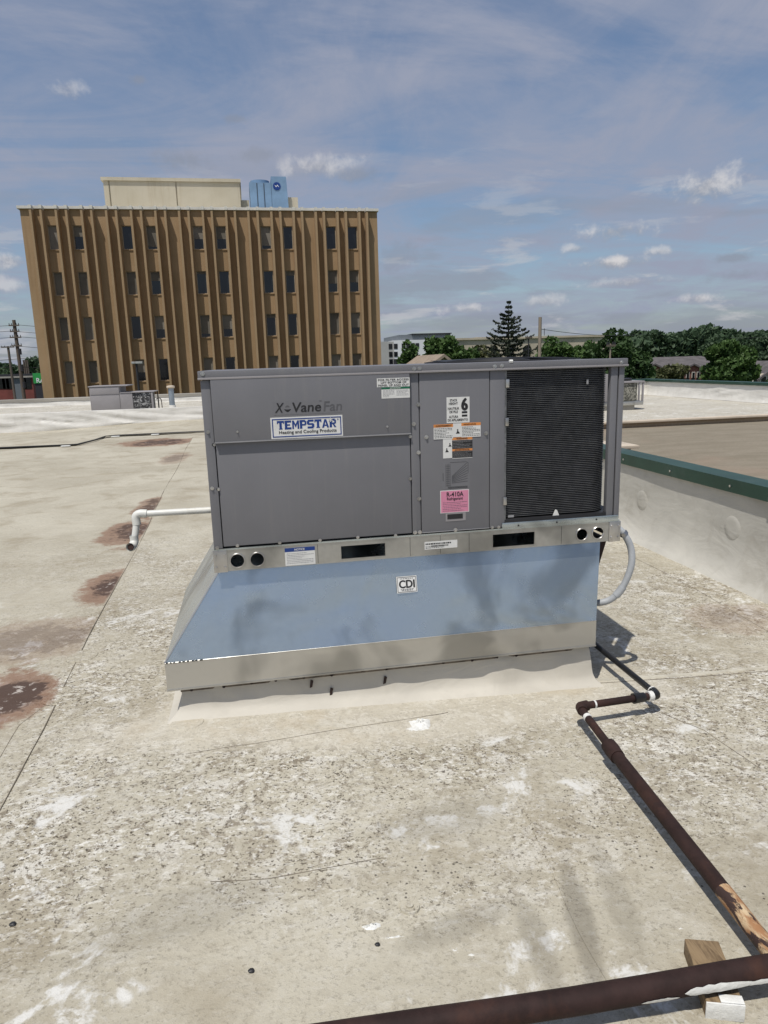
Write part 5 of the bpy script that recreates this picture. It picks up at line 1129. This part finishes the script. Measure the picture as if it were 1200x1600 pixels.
zg0, zg1 = ony(58, 599, YGn).z, ony(58, 583, YGn).z; B('green_front', n0, n1, YGn, YGn+8, zg0, zg1, 'store_green', gs); B('base_wall', n0+.1, n1-.1, YGn+.1, YGn+7.9, GZ, zg0-.002, 'dark_trim', gs)
lz = ony(61, 594.5, YGn).z; text('RAC', ony(57, 594, YGn).x, ony(57, 594, YGn).x+1.5, lz-.28, lz+.32, YGn-.02, 'white_wall', gs, .03)
def car(u, v, Y, col, label, rz=0, L=4.4, group=None):
    q = ony(u, v, Y); t = empty('parked_car', (q.x, Y, GZ+.02), label, 'car', group, rz); z0 = 0
    m = MB(); m.prism([(-L/2, -.88, .35), (-L/2+.05, -.88, .95), (-L*.28, -.88, 1.0), (-L*.18, -.88, 1.05), (L*.22, -.88, 1.02), (L/2-.1, -.88, .85), (L/2, -.88, .35)], (0, 1.76, 0)); bmesh.ops.bevel(m.bm, geom=list(m.bm.edges), offset=.08, segments=2, affect='EDGES'); m.done('body', col, t, True, False)
    m = MB(); m.prism([(-L*.42, -.78, 1.0), (-L*.32, -.74, 1.5), (L*.05, -.74, 1.5), (L*.2, -.78, 1.0)], (0, 1.54, 0)); m.done('cabin', 'window_glass', t, False, False); B('roof_panel', -L*.31, L*.04, -.73, .73, 1.5, 1.54, col, t, .01, False)
    for sx in (-.31, .31):
        for sy in (-.86, .72): MB().tube([(L*sx, sy, .33), (L*sx, sy+.16, .33)], .33, 14).done('wheel', 'tyre', t, True, False)
    for sy in (-.6, .6): B('tail_lamp', -L/2-.02, -L/2+.03, sy-.15, sy+.15, .72, .86, 'car_red', t, 0, False)
    return t
car(4, 616, 66, 'car_red', 'red car on the road left of the office block', .1); car(14, 616, 69, 'car_grey', 'grey car behind the red one on the road', .1); car(50, 605, 86, 'car_dark', 'dark car parked before the green store', 1.2)
car(36, 599, 104, 'car_white', 'white car parked before the red brick store', .2); car(1095, 602, 80, 'car_white', 'white car parked before the townhouse gable', .0)
# trailer-like orange barrier by the townhouse
q = ony(1042, 597, 70); ob_ = empty('orange_barrier', (q.x, 70, GZ), 'small orange barrier panel beside the olive ornamental tree', 'barrier'); pmat('orange', (.6, .16, .04), .6)
B('panel', q.x-.28, q.x+.28, 69.95, 70.05, GZ+.9, GZ+2.0, 'orange', ob_)
for s in (-.25, .25): B('leg', q.x+s-.04, q.x+s+.04, 69.93, 70.07, GZ, GZ+.899, 'orange', ob_)
